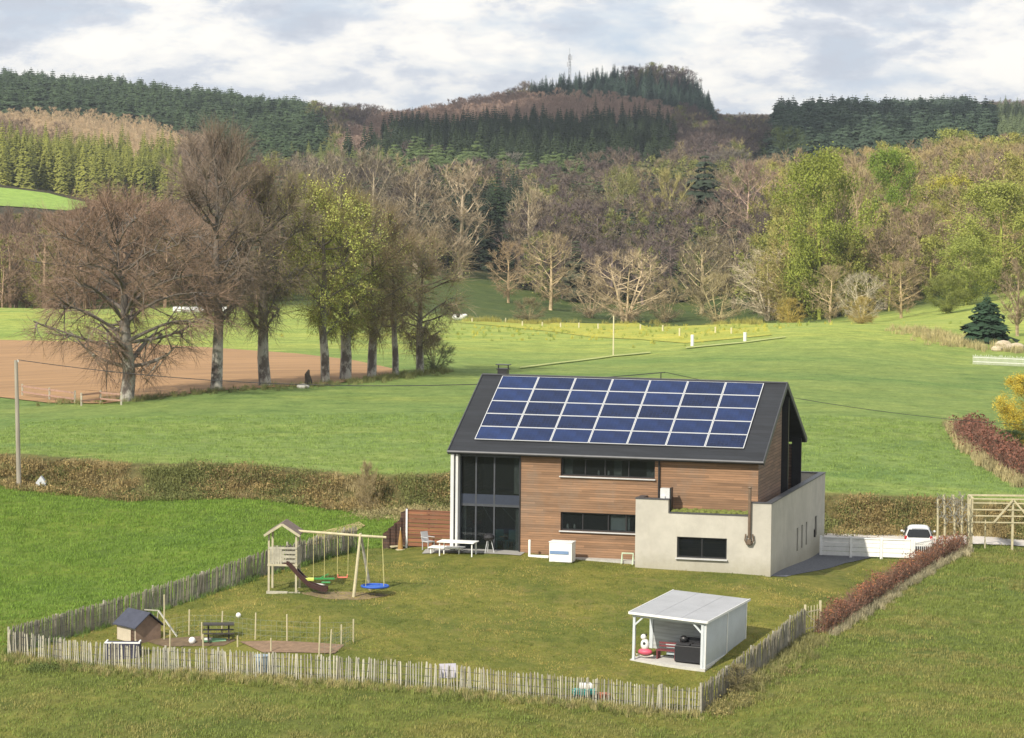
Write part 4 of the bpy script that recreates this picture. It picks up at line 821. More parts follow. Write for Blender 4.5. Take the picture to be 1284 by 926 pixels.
def conifer(seed,h,r,layers=22,per=9,z0=.06,irr=.12,merged=True,thin=1.0,tp=.82):
    rng=np.random.default_rng(seed); T=MB(); C=T if merged else MB(); cm=1 if merged else 0
    T.tube([(0,0,-.3),(0,0,h*.5),(0,0,h*.98)],[h*.014,h*.009,.02],5,0,cap=False)
    V=[];Fc=[]
    for i in range(layers):
        t=(i/(layers-1))**.95; z=h*(z0+(1-z0)*t*.985); rad=r*((1-t)**tp)*(1+rng.uniform(-irr,irr))+.12
        kk=max(4,int(per*(1-t*.5))); a0=rng.uniform(0,6.28)
        for j in range(kk):
            a=a0+j*6.283/kk+rng.uniform(-.25,.25); rr=rad*rng.uniform(.78,1.12); dz=-rr*rng.uniform(.18,.38); w_=rr*.34*thin; c_,s_=math.cos(a),math.sin(a)
            p0=(0,0,z); m1=(c_*rr*.55-s_*w_,s_*rr*.55+c_*w_,z+dz*.45-.12*rr*.5); m2=(c_*rr*.55+s_*w_,s_*rr*.55-c_*w_,z+dz*.45-.12*rr*.5); mc=(c_*rr*.6,s_*rr*.6,z+dz*.45+.09*rr); e=(c_*rr,s_*rr,z+dz)
            b0=len(V); V+=[p0,m1,mc,m2,e]; Fc+=[(b0,b0+1,b0+2),(b0,b0+2,b0+3),(b0+1,b0+4,b0+2),(b0+2,b0+4,b0+3)]
            for q in (-1,1):   # drooping side sprays
                u=rng.uniform(.55,.85); x=c_*rr*u; y=s_*rr*u; b0=len(V); V+=[(x,y,z+dz*u+.03),(x-q*s_*w_*1.5+c_*.2*rr,y+q*c_*w_*1.5+s_*.2*rr,z+dz*u-.10*rr),(x+c_*rr*.18,y+s_*rr*.18,z+dz*u-.22*rr-.1)]; Fc+=[(b0,b0+1,b0+2)]
    C.add(V,Fc,cm); return T,C
HID=bpy.data.collections.new('tree_forms')   # forms that the far woods are made of
def to_mesh(mb,name,mats):
    o=mb.build(name,mats); me=o.data; bpy.data.objects.remove(o); return me
C_=lambda r,g,b: (r,g,b,1)
# ---- the avenue of old beeches by the ploughed field
TB=(.20,.165,.13)
def oldtree(label,px,py,Y,top,wpx,seed,tw,leafc=None,leaf=0,bark=(.11,.09,.075),**k):
    b=at(px,py,Y); p=Vector((b[0],b[1],t1(b[0],b[1])-.1)); h=(py-top)*Y/F; cr=wpx*Y/F/2
    T,Cr=broad(seed,h,cr,leaf=leaf,**k); t=thing('beech_tree',label,'tree',p,rnd.uniform(-.2,.2),'old trees in the row beside the ploughed field')
    o=T.build('trunk',OLDBARK,t,smooth=True); o.color=C_(*bark)
    o=Cr.build('crown',[TWIG,LEAF],t); o.color=C_(*tw)
    if leaf:
        me=o.data; 
        # young leaves are their own part, coloured apart from the twigs
        bm=bmesh.new(); bm.from_mesh(me); bm2=bm.copy()
        bmesh.ops.delete(bm,geom=[f for f in bm.faces if f.material_index==1],context='FACES'); bm.to_mesh(me); bm.free()
        bmesh.ops.delete(bm2,geom=[f for f in bm2.faces if f.material_index==0],context='FACES'); m2=bpy.data.meshes.new('leaves'); bm2.to_mesh(m2); bm2.free(); m2.materials.append(LEAF)
        for q in m2.polygons: q.material_index=0
        l=link(bpy.data.objects.new('leaves',m2),t); l.color=C_(*leafc)
    return t
OB=(.12,.10,.085)
oldtree('low wide spreading bare tree with a leaning trunk, leftmost of the row',158,503,230,254,250,11,(.24,.165,.12),bark=OB,tr=.55,n1=34,n2=9,ntw=6500,ltw=2.0,wtw=.032,cb=.24,epow=3.2,wig=.17,up=.30,droop=.25,lean=-.03,shape=.38,wob=.9)
oldtree('tallest bare tree of the row, with a pale straight trunk, second from the left',271,490,236,168,150,12,(.27,.205,.155),bark=OB,tr=.5,n1=30,n2=9,ntw=5000,ltw=1.8,wtw=.03,cb=.34,wig=.17,up=.7,shape=.45)
oldtree('dark bare tree with two low side limbs, third from the left in the row',333,484,240,215,120,13,(.23,.185,.13),(.38,.36,.10),2600,bark=OB,ls=.075,tr=.5,n1=24,n2=8,ntw=3600,ltw=1.8,wtw=.03,cb=.34,wig=.17,up=.6)
oldtree('yellow-green leafing tree with a slim dark trunk, fourth from the left in the row',408,480,244,222,118,14,(.26,.22,.09),(.40,.43,.11),13000,tr=.36,n1=22,n2=7,ntw=2000,ltw=1.6,wtw=.032,cb=.3,wig=.17,up=.5,ls=.075)
oldtree('olive-green leafing tree with a swollen trunk foot, fifth from the left in the row',433,476,248,248,110,15,(.25,.21,.09),(.36,.39,.12),9500,tr=.48,n1=20,n2=7,ntw=2000,ltw=1.6,wtw=.032,cb=.3,wig=.17,up=.5,ls=.075)
oldtree('brown-green half-leafed tree with one long branch reaching right, sixth in the row',466,473,251,262,104,16,(.30,.23,.14),(.36,.36,.13),5000,tr=.40,n1=20,n2=7,ntw=2600,ltw=1.7,wtw=.032,cb=.32,wig=.17,up=.45,ls=.07)
oldtree('slim tree with a slightly leaning thin dark trunk, second from the right in the row',496,471,254,285,88,17,(.30,.23,.16),(.34,.33,.13),2800,tr=.28,n1=16,n2=7,ntw=2000,ltw=1.5,wtw=.032,cb=.33,wig=.17,up=.5,lean=-.02,ls=.07)
oldtree('rounded brown tree with a pale trunk beside a grey-green bush, rightmost of the row',527,467,258,300,125,18,(.29,.23,.15),(.33,.34,.13),3600,bark=OB,tr=.34,n1=22,n2=8,ntw=3000,ltw=1.7,wtw=.032,cb=.28,wig=.17,up=.4,ls=.07)
# ---- shared forms for all other trees: (trunk mesh, crown mesh) for those with parts, merged ones for the rest
FORM={}
def forms(kind,merged):
    key=(kind,merged)
    if key in FORM: return FORM[key]
    L_=[]
    for s in range(3):
        if kind=='vase':  a=dict(h=10,cr=2.1,cb=.18,tr=.17,n1=28,n2=6,ntw=1700,ltw=.75,wtw=.04,up=1.5,shape=.6,spread=.3,sides=4)
        elif kind=='round': a=dict(h=10,cr=3.6,cb=.2,tr=.2,n1=26,n2=6,ntw=2100,ltw=.75,wtw=.036,up=.65,shape=.5,sides=4)
        elif kind=='willow': a=dict(h=10,cr=5.2,cb=.12,tr=.24,n1=36,n2=6,ntw=2500,ltw=.95,wtw=.04,up=.55,stems=5,shape=.5,sides=4)
        elif kind=='leafy': a=dict(h=10,cr=3.7,cb=.14,tr=.16,n1=26,n2=7,ntw=700,ltw=.6,wtw=.04,up=.5,leaf=22000,ls=.085,shape=.52,sides=4)
        elif kind=='olive': a=dict(h=10,cr=3.4,cb=.16,tr=.15,n1=24,n2=7,ntw=1800,ltw=.7,wtw=.045,up=.7,leaf=4200,ls=.085,shape=.5,sides=4)
        elif kind=='single': a=None
        elif kind=='shrub': a=dict(h=10,cr=4.6,cb=.04,tr=.12,n1=40,n2=5,ntw=2600,ltw=1.3,wtw=.07,up=.8,stems=8,shape=.45,sides=3)
        if kind in ('spruce','pine','single'):
            if kind=='single': T,Cr=conifer(70+s,10,3.0,30,15,.09,.4,merged,.8,.62)
            elif kind=='spruce': T,Cr=conifer(50+s,10,1.75,26,9,.05,.12,merged)
            else: T,Cr=conifer(60+s,10,2.1,17,10,.14,.42,merged,1.2,.5)
        else: 
            if merged: 
                a['ntw']=int(a['ntw']*.42); a['wtw']*=1.7; a['n1']=int(a['n1']*.7); a['sides']=3
                if 'leaf' in a: a['leaf']=int(a['leaf']*.28); a['ls']*=1.7
            T,Cr=broad(100+s*7+len(kind),merged=merged,**a)
        cm=[NEEDLE] if kind in ('spruce','pine','single') else [TWIG,LEAF]
        if merged: L_.append(to_mesh(T,kind+'_tree',[BARK]+cm))
        else: L_.append((to_mesh(T,'trunk',[BARK]),to_mesh(Cr,'crown',cm)))
    FORM[key]=L_; return L_
NAME={'vase':'bare_tree','round':'bare_tree','willow':'willow_tree','leafy':'green_tree','olive':'leafing_tree','shrub':'shrub','spruce':'spruce_tree','pine':'pine_tree','single':'pine_tree'}
def bigtree(kind,px,top,basepy,Y,wpx,col,label,bark=None,group=None,cat='tree'):
    b=at(px,basepy,Y); p=Vector((b[0],b[1],t1(b[0],b[1]))); 
    topz=at(px,top,Y)[2]; h=max(2,topz-p.z); base_r={'vase':2.1,'round':3.6,'willow':5.2,'leafy':3.7,'olive':3.4,'shrub':4.6,'spruce':1.75,'pine':2.4,'single':3.2}[kind]
    sx=(wpx*Y/F/2)/base_r; t=thing(NAME[kind],label,cat,p,rnd.uniform(0,6.28),group); t.scale=(sx,sx,h/10)
    T,Cr=rnd.choice(forms(kind,False)); o=link(bpy.data.objects.new('trunk',T),t); o.color=C_(*(bark or sc3(col,.95))); o=link(bpy.data.objects.new('crown',Cr),t); o.color=C_(*col); return t
STRAW=(.33,.26,.16); GREYT=(.25,.22,.17); PURP=(.17,.135,.12); PINK=(.29,.19,.145); VIVID=(.17,.24,.035); YELG=(.26,.30,.045); OLIV=(.16,.19,.05); DARKC=(.022,.036,.018); BRN=(.22,.16,.11); GOLD=(.42,.32,.09)
BT=[
 ('vase',380,198,380,570,60,(.27,.225,.165),'pale upright bare tree, leftmost of the tall fan-shaped group behind the row'),
 ('vase',420,194,378,575,72,(.30,.25,.18),'pale upright bare tree, second from the left in the tall fan-shaped group'),
 ('vase',467,192,376,580,74,(.30,.25,.18),'pale upright bare tree, third from the left in the tall fan-shaped group'),
 ('vase',520,203,372,585,84,(.33,.27,.19),'pale upright bare tree, fourth from the left in the tall fan-shaped group'),
 ('vase',577,207,362,590,86,(.37,.30,.21),'broad fan-shaped pale bare tree standing before the darkest spruces'),
 ('vase',662,230,362,600,58,(.35,.29,.20),'slim pale bare tree standing right of the darkest spruces'),
 ('spruce',598,222,362,640,46,DARKC,'nearly black spruce just right of the broad fan-shaped tree'),
 ('spruce',622,212,362,645,50,DARKC,'tallest of the nearly black spruces above the sloping pasture'),
 ('spruce',645,228,362,640,44,DARKC,'nearly black spruce beside the slim pale bare tree'),
 ('spruce',552,236,366,650,44,DARKC,'nearly black spruce half hidden behind the fan-shaped trees'),
 ('spruce',610,268,362,620,40,(.026,.04,.022),'shorter black-green spruce at the foot of the tall ones'),
 ('round',637,306,404,540,62,(.34,.25,.15),'small straw-brown bare tree at the right end of the sloping pasture'),
 ('round',690,294,406,535,84,(.36,.28,.17),'straw-brown round bare tree with two white trunks'),
 ('willow',785,318,405,520,118,(.40,.32,.21),'wide many-stemmed straw-pale willow in the middle of the valley'),
 ('willow',740,345,405,525,60,(.34,.27,.17),'low straw-coloured willow left of the wide one'),
 ('willow',835,352,405,520,60,(.36,.29,.17),'low straw-coloured willow right of the wide one'),
 ('vase',880,300,402,540,74,(.34,.28,.17),'slanting straw-coloured bare tree above the yellow strip'),
 ('vase',920,290,402,545,74,(.33,.27,.18),'tall straw-coloured bare tree behind the whitish willow'),
 ('willow',965,317,408,500,118,(.44,.38,.27),'whitish willow with a domed crown above the right end of the yellow strip'),
 ('willow',900,345,405,505,70,(.33,.28,.15),'low olive-straw willow left of the whitish domed one'),
 ('willow',1080,345,410,430,66,(.40,.35,.27),'small whitish willow behind the right golden bush'),
 ('olive',780,213,350,640,66,(.24,.24,.09),'tall yellow-green leafing tree standing left of the ivy-dark pine'),
 ('vase',838,217,350,640,58,(.30,.27,.11),'straw tree with a greenish flat top beside the ivy-dark pine'),
 ('pine',882,186,345,650,66,(.03,.042,.028),'ivy-dark pine standing above the straw trees'),
 ('pine',815,268,352,620,58,(.035,.045,.028),'low dark pine in front of the straw tree with the greenish top'),
 ('pine',745,262,352,640,54,(.05,.055,.035),'dark low pine left of the yellow-green leafing tree'),
 ('round',935,206,345,620,96,(.30,.215,.17),'large pinkish bare tree with a rounded top'),
 ('round',985,160,250,900,66,(.075,.10,.04),'dark green round tree standing alone on the far slope'),
 ('round',640,194,262,850,72,(.23,.21,.18),'greyish domed bare tree above the black spruces'),
 ('round',915,188,262,850,76,(.18,.165,.14),'grey domed bare tree above the ivy-dark pine'),
 ('round',705,222,300,760,84,(.19,.155,.15),'mauve-grey bare tree right of the black spruces'),
 ('olive',728,292,352,640,50,(.24,.22,.10),'small olive-yellow tree among the mauve-grey trees'),
 ('leafy',1028,196,400,478,124,(.25,.28,.05),'big bright yellow-green tree, leftmost of the green trees on the right'),
 ('leafy',1112,192,330,570,84,(.17,.24,.035),'vivid green round-topped tree between straw-coloured trees'),
 ('vase',1072,200,400,515,58,(.36,.28,.17),'tall pale straw tree between the yellow-green and the vivid green tree'),
 ('vase',1047,255,405,480,48,(.34,.27,.18),'slim pale bare tree in front of the big yellow-green tree'),
 ('olive',1060,300,405,475,60,(.22,.22,.06),'low leafing tree under the tall pale straw tree'),
 ('leafy',1192,165,260,800,96,(.24,.26,.06),'high yellow-green tree nearest the skyline on the right'),
 ('leafy',1195,222,330,600,80,(.33,.31,.05),'bright yellow tree below the high yellow-green one'),
 ('round',1150,262,405,500,104,(.27,.20,.13),'brown dense bare tree right of the vivid green tree'),
 ('round',1105,290,406,480,84,(.26,.195,.13),'brown bare tree below the vivid green tree'),
 ('leafy',1252,232,410,470,136,(.26,.28,.065),'largest olive-green tree by the right edge'),
 ('leafy',1212,300,412,450,86,(.22,.25,.06),'olive-green tree in front of the largest one, behind the dark conifer'),
 ('leafy',1186,345,412,430,56,(.20,.22,.055),'small dark olive tree left of the dark conifer'),
 ('round',1235,195,330,640,90,(.26,.20,.15),'pinkish brown bare tree above the largest olive-green tree'),
 ('round',1150,205,320,680,80,(.24,.19,.15),'pinkish brown bare tree right of the vivid green tree top'),
 ('vase',1275,325,445,330,56,(.30,.23,.15),'brown bare tree at the right edge beside the dark conifer'),
 ('single',1236,368,446,318,62,(.028,.055,.03),'single dark blue-green conifer by the white far fence'),
 ('olive',985,265,406,490,84,(.30,.27,.09),'golden olive tree left of the big yellow-green tree'),
 ('leafy',1060,215,380,540,80,(.26,.27,.06),'soft yellow-green crown just right of the big yellow-green tree'),
 ('round',1130,330,410,440,70,(.34,.26,.15),'golden-brown bare tree at the far edge of the upper meadow'),
 ('round',1040,335,408,450,64,(.33,.26,.16),'golden-brown bare tree above the gap between the golden bushes'),
 ('leafy',1270,262,412,520,110,(.22,.23,.06),'olive leafy tree behind the largest one at the right edge'),
 ('olive',1170,262,405,540,90,(.30,.28,.07),'golden olive tree left of the largest olive-green tree'),
 ('olive',1228,185,330,700,90,(.29,.28,.08),'golden olive tree right of the high yellow-green tree'),
 ('round',60,330,392,470,120,(.12,.095,.07),'dark brown thicket tree at the far left edge of the field'),
 ('round',20,262,385,480,90,(.21,.15,.115),'tall brown bare tree at the left edge of the picture'),
 ('round',120,258,388,520,110,(.23,.16,.11),'reddish brown bare tree behind the leaning tree'),
 ('round',190,250,388,510,110,(.22,.15,.105),'reddish brown bare tree behind the two leftmost row trees'),
 ('round',350,240,388,500,80,(.17,.135,.10),'grey-brown bare tree behind the third tree of the row'),
 ('olive',370,222,388,520,60,(.20,.20,.06),'olive leafing tree behind the yellow-green tree of the row'),
 ('round',245,290,390,480,80,(.17,.13,.09),'dark brown bare tree behind the tallest tree of the row'),
]
for a in BT: bigtree(*a)
for a in (('shrub',990,376,420,395,40,GOLD,'golden bush on a short stem at the right end of the yellow strip'),('shrub',1081,374,412,350,40,(.42,.33,.12),'golden bush at the far edge of the upper meadow'),
 ('shrub',544,424,468,262,52,(.17,.19,.10),'grey-green bush growing against the last tree of the row'),('shrub',663,375,404,490,42,(.26,.22,.12),'small straw bush at the foot of the straw-brown trees')):
    bigtree(*a,cat='shrub')
# ---- woods: every point gets the kind of tree that the hillside has there
def inpoly(x,y,pl):
    c=np.zeros(len(x),bool); j=len(pl)-1
    for i in range(len(pl)):
        xi,yi=pl[i]; xj,yj=pl[j]
        k=((yi>y)!=(yj>y))&(x<(xj-xi)*(y-yi)/((yj-yi) if yj!=yi else 1e-9)+xi); c^=k; j=i
    return c
REG=[ # name, kind, colour, height, spacing keep, polygon of the canopy
 ('spire','spruce',(.035,.06,.045),(11,18),1,[(660,112),(670,92),(780,86),(885,90),(900,145),(850,124),(790,106),(700,106)]),
 ('hilltop','round',(.34,.24,.19),(10,13),1,[(420,160),(470,135),(540,118),(700,103),(800,103),(848,122),(846,136),(700,133),(500,142),(440,175)]),
 ('darkstand','spruce',(.030,.045,.024),(11,19),1,[(425,178),(480,146),(560,137),(700,130),(846,134),(848,186),(800,190),(700,188),(620,190),(560,172),(500,170)]),
 ('midpine','pine',(.075,.105,.04),(12,17),1,[(500,172),(560,172),(620,188),(700,188),(740,192),(735,215),(640,232),(520,225),(480,200)]),
 ('olivestand','spruce',(.13,.15,.05),(12,15),1,[(360,178),(425,165),(500,172),(490,205),(380,205)]),
 ('rightstand','pine',(.042,.065,.042),(13,19),1,[(972,116),(1100,112),(1180,118),(1250,136),(1252,172),(1100,172),(972,168)]),
 ('rightlow','pine',(.045,.06,.035),(7,10),1,[(930,160),(1245,168),(1245,196),(1060,205),(990,190),(930,190)]),
 ('farright','spruce',(.11,.14,.07),(14,18),1,[(1240,128),(1300,128),(1300,185),(1252,190)]),
 ('leftridge','pine',(.045,.07,.035),(9,17),1,[(-60,40),(60,50),(200,70),(330,100),(412,140),(420,165),(350,200),(300,200),(255,152),(170,125),(60,117),(-30,112)]),
 ('leftridgedark','pine',(.035,.055,.035),(13,17),1,[(250,150),(420,150),(400,215),(310,205)]),
 ('beige','round',(.50,.38,.24),(7,10),1,[(-30,112),(60,116),(170,124),(258,150),(310,180),(230,186),(150,170),(60,160),(-30,150)]),
 ('lime','olive',(.26,.27,.08),(7,10),1,[(-30,150),(60,158),(100,162),(60,172),(-30,172)]),
 ('sunspruce','spruce',(.19,.20,.045),(12,17),1,[(-30,158),(225,162),(232,262),(120,262),(60,230),(-30,228)]),  # sunlight on this stand is put into its needle colour
]
rg=np.random.default_rng(21)
XS=[];YS=[]
for Yv in [] : pass
y=430.
while y<2250:
    sp_=6.2 if y<900 else (6.6 if y<1300 else 7.6); x=-.178*y
    while x<.178*y: XS.append(x+rg.uniform(-.42,.42)*sp_); YS.append(y+rg.uniform(-.42,.42)*sp_); x+=sp_
    y+=sp_
XS=np.array(XS); YS=np.array(YS); ZS=tz(XS,YS); G3=np.stack([XS,YS,ZS],1); gp=proj(G3); cp=proj(G3+np.array([0,0,13.]))
# where the woods begin, and the far pasture stays open
edge=(((gp[:,0]<345)&(YS>455))|((gp[:,0]>=345)&(gp[:,0]<560)&(YS>598))|((gp[:,0]>=560)&(gp[:,0]<655)&(YS>608))|((gp[:,0]>=655)&(gp[:,0]<960)&(YS>560))|((gp[:,0]>=960)&(YS>482+14*np.sin(XS*.2))))
edge&=~inpoly(gp[:,0],gp[:,1],[(-60,232),(0,232),(62,239),(118,254),(118,275),(90,300),(-60,300)])
sel=np.full(len(XS),-1)
hcan=proj(G3+np.array([0,0,15.]))
for i,(nm,kd,cl,hh,kp,pl) in enumerate(REG):
    m=inpoly(hcan[:,0],hcan[:,1],pl)&(sel<0)&(YS>800)&edge
    if nm=='lime': m&=(YS>1010)
    if nm=='beige': m&=(YS>1010)
    if nm in('sunspruce',): m&=(YS<1010)&(YS>850)
    sel[m]=i
PC=[] # (kind,colour,label,name) -> lists
groups={}
def put(key,i,h,): groups.setdefault(key,[]).append((i,h))
shade=rg.random(len(XS))
nsn=np.sin(XS*.021+1.3)*np.cos(YS*.017)+np.sin(XS*.05+YS*.03)*.5
for i in range(len(XS)):
    if not edge[i]: continue
    x,y=hcan[i]; 
    if x<-60 or x>1344 or y>460: continue
    s=shade[i]
    if sel[i]>=0:
        nm,kd,cl,hh,kp,pl=REG[sel[i]]; 
        if kd=='round' and s<.02: continue
        put((nm,kd,cl),i,(hh[0]+(hh[1]-hh[0])*rg.random())*rg.uniform(.88,1.1)); continue
    if YS[i]>1480 and x<418: put(('leftridge','pine',(.045,.07,.035)),i,8+9*rg.random()); continue
    if YS[i]>1700: put(('far','pine',(.07,.085,.05)) if s<.6 else ('farbrown','round',(.20,.16,.13)),i,9+5*rg.random()); continue
    if x<330:
        if YS[i]<900: key=('leftbrown','round',(.225,.155,.11)) if s<.75 else (('leftgrey','round',(.17,.14,.11)) if s<.92 else ('leftolive','olive',(.19,.19,.06)))
        else: key=('leftbrown2','round',(.26,.195,.14))
    elif x<960:
        if nsn[i]>.55 and s<.5 and YS[i]>650: key=('midgreen','pine',(.06,.075,.035))
        else: key=('darkfoot2','pine',(.045,.05,.03)) if (s<.17 and YS[i]<1000) else ('mauve','round',(.135,.105,.098)) if s<.62 else (('greybrown','round',(.175,.14,.108)) if s<.78 else (('strawmid','vase',(.29,.24,.14)) if s<.92 else ('oliv2','olive',(.21,.22,.07))))
        if x<430 and YS[i]>800 and s<.4: key=('midgreen','pine',(.06,.075,.035))
        if 345<x<545 and YS[i]<760: key=('darkfoot','pine',(.05,.055,.035)) if s<.5 else ('leftgrey','round',(.13,.105,.085))
        if 545<x<660 and YS[i]<760: key=('blackfoot','spruce',(.026,.038,.022))
        if 780<x<900 and YS[i]<760 and s<.35: key=('darkfoot','pine',(.04,.05,.03))
    else:
        if YS[i]>1000: key=('rightgrey','round',(.14,.125,.10)) if s<.7 else ('rightlow','pine',(.045,.06,.035))
        elif s<.16 : key=('rightleaf','leafy',(.24,.25,.06))
        else: key=('rightbrown','round',(.29,.22,.14)) if s<.48 else (('rightgold','round',(.38,.30,.14)) if s<.74 else ('rightolive','olive',(.28,.27,.07)))
    h=8+5*rg.random()
    if YS[i]>600: h=11+5*rg.random()
    if x>885 and YS[i]>1150: h*=.6
    if x<330 and YS[i]<890:
        al=float(np.interp(gp[i,0],[-60,0,112,230,330],[270,270,264,252,205])); h=min(h,(gp[i,1]-al)*YS[i]/F)
        if h<3.5: continue
    put(key,i,h)
def gnscatter(name,pts,idx,rot,scl,protos,label,cat=None,top=True,parent=None,group=None):
    me=bpy.data.meshes.new(name); me.from_pydata([tuple(p) for p in pts],[],[])
    for an,ty,dat in (('pidx','INT',idx),('prot','FLOAT_VECTOR',rot),('pscl','FLOAT_VECTOR',scl)):
        a=me.attributes.new(an,ty,'POINT'); a.data.foreach_set('value' if ty=='INT' else 'vector',np.asarray(dat).astype(np.int32 if ty=='INT' else np.float32).ravel())
    col=bpy.data.collections.new(name+'_forms')
    for k,(pme,c) in enumerate(protos): po=bpy.data.objects.new('form_%02d'%k,pme); po.color=C_(*c); col.objects.link(po)
    o=link(bpy.data.objects.new(name,me),parent); o.color=C_(*protos[0][1]); ng=bpy.data.node_groups.new(name,'GeometryNodeTree'); ng.interface.new_socket('Geometry',in_out='INPUT',socket_type='NodeSocketGeometry'); ng.interface.new_socket('Geometry',in_out='OUTPUT',socket_type='NodeSocketGeometry')
    n_=ng.nodes; gi=n_.new('NodeGroupInput'); go=n_.new('NodeGroupOutput'); ip=n_.new('GeometryNodeInstanceOnPoints'); ci=n_.new('GeometryNodeCollectionInfo'); ci.inputs['Collection'].default_value=col; ci.inputs['Separate Children'].default_value=True; ci.inputs['Reset Children'].default_value=True
    def attr(nm,ty): q=n_.new('GeometryNodeInputNamedAttribute'); q.data_type=ty; q.inputs['Name'].default_value=nm; return q.outputs['Attribute']
    l=ng.links; l.new(gi.outputs[0],ip.inputs['Points']); l.new(ci.outputs[0],ip.inputs['Instance']); ip.inputs['Pick Instance'].default_value=True
    l.new(attr('pidx','INT'),ip.inputs['Instance Index']); er=n_.new('FunctionNodeEulerToRotation'); l.new(attr('prot','FLOAT_VECTOR'),er.inputs[0]); l.new(er.outputs[0],ip.inputs['Rotation']); l.new(attr('pscl','FLOAT_VECTOR'),ip.inputs['Scale']); l.new(ip.outputs[0],go.inputs[0])
    md=o.modifiers.new('scatter','NODES'); md.node_group=ng
    return tag(o,label,cat,group,'stuff')
DESC={'darkfoot2':('dark ragged pine standing among mauve bare trees in the middle of the valley wood','dark pines of the middle wood'),'oliv2':('olive leafing tree in the middle of the valley wood','leafing trees of the middle wood'),'spire':('dark spruce on the crest of the main hill','spruces on the hilltop'),'hilltop':('mauve-brown bare tree on the rounded hilltop','bare trees on the hilltop'),
'darkstand':('blackish spruce in the dark stand below the hilltop','spruces of the dark stand'),'midpine':('mid-green pine below the dark spruce stand','pines below the dark stand'),
'olivestand':('small olive spruce left of the dark stand','olive young spruces'),'rightstand':('dark green spruce in the level-topped stand on the right skyline','spruces of the right skyline stand'),
'rightlow':('low dark young conifer below the right skyline stand','young conifers on the right'),'farright':('olive spruce beyond the right end of the skyline stand','spruces at the far right'),
'leftridge':('dark green pine along the left ridge','pines of the left ridge'),'leftridgedark':('dark pine on the lower end of the left ridge','pines on the falling end of the left ridge'),
'beige':('low beige bare tree under the left ridge','beige bare trees under the left ridge'),'lime':('small lime-green tree above the sunlit spruce stand','lime-green small trees'),
'sunspruce':('sunlit yellow-green spruce in the stand above the bright far pasture','spruces of the sunlit stand'),'far':('far tree on the last ridge','far ridge conifers'),'farbrown':('far brown tree on the last ridge','far ridge brown trees'),
'leftbrown':('reddish brown bare tree in the valley wood on the left','reddish bare trees of the left wood'),'leftgrey':('grey-brown bare tree in the valley wood on the left','grey bare trees of the left wood'),'leftolive':('olive leafing tree in the valley wood on the left','leafing trees of the left wood'),'leftbrown2':('pale brown bare tree behind the sunlit spruce stand','pale bare trees behind the sunlit stand'),
'midgreen':('dull green pine scattered among mauve bare trees','pines among the mauve wood'),'mauve':('mauve-grey bare tree in the middle of the valley wood','mauve bare trees of the middle wood'),'greybrown':('grey-brown bare tree in the middle of the valley wood','grey-brown bare trees of the middle wood'),'strawmid':('straw-coloured upright tree in the middle of the valley wood','straw trees of the middle wood'),
'blackfoot':('short nearly black spruce above the sloping pasture','black spruces above the sloping pasture'),'darkfoot':('low dark pine behind the straw-coloured willows','dark pines behind the willows'),
'rightgrey':('grey bare tree on the right far slope','grey bare trees of the right slope'),'rightleaf':('yellow-green leafy tree in the wood on the right','leafy trees of the right wood'),'rightbrown':('brown bare tree in the valley wood on the right','brown bare trees of the right wood'),'rightgold':('golden-brown bare tree in the valley wood on the right','golden-brown bare trees of the right wood'),'rightolive':('olive leafing tree in the valley wood on the right','leafing trees of the right wood')}
SCW={'round':1.25,'olive':1.2,'leafy':1.2,'vase':1.3,'spruce':1.0,'pine':1.05}
allk={}
for key,lst in groups.items():
    for i,h in lst: allk.setdefault(key[1],[]).append((YS[i],key,i,h))
ntot=0
for kd,lst in allk.items():
    lst.sort(key=lambda q:q[0]); lim={'round':230,'spruce':230,'pine':200,'olive':150,'leafy':100,'vase':100}.get(kd,100)
    ms=forms(kd,True); rest={}
    for n_,(yy,key,i,h) in enumerate(lst):
        wsc=h/10*SCW[kd]*rg.uniform(.85,1.15); s3=(wsc,wsc,h/10); rz=rg.uniform(0,6.28); ntot+=1
        if n_<lim:
            o=link(bpy.data.objects.new(NAME[kd],ms[int(rg.integers(0,3))])); o.location=(XS[i],YS[i],ZS[i]-.2); o.rotation_euler=(0,0,rz); o.scale=s3; o.color=C_(*key[2]); tag(o,DESC[key[0]][0],'tree',DESC[key[0]][1])
        else: rest.setdefault(key,[]).append((i,rz,s3))
    for key,rl in rest.items():
        gnscatter(('coniferous_wood' if kd in('spruce','pine') else 'deciduous_wood'),[(XS[i],YS[i],ZS[i]-.2) for i,_,_ in rl],rg.integers(0,3,len(rl)),[(0,0,r) for _,r,_ in rl],[s for _,_,s in rl],[(m,key[2]) for m in ms],'mass of '+DESC[key[0]][1]+', further back','wood')
print('TREES',ntot,{k:len(v) for k,v in allk.items()})
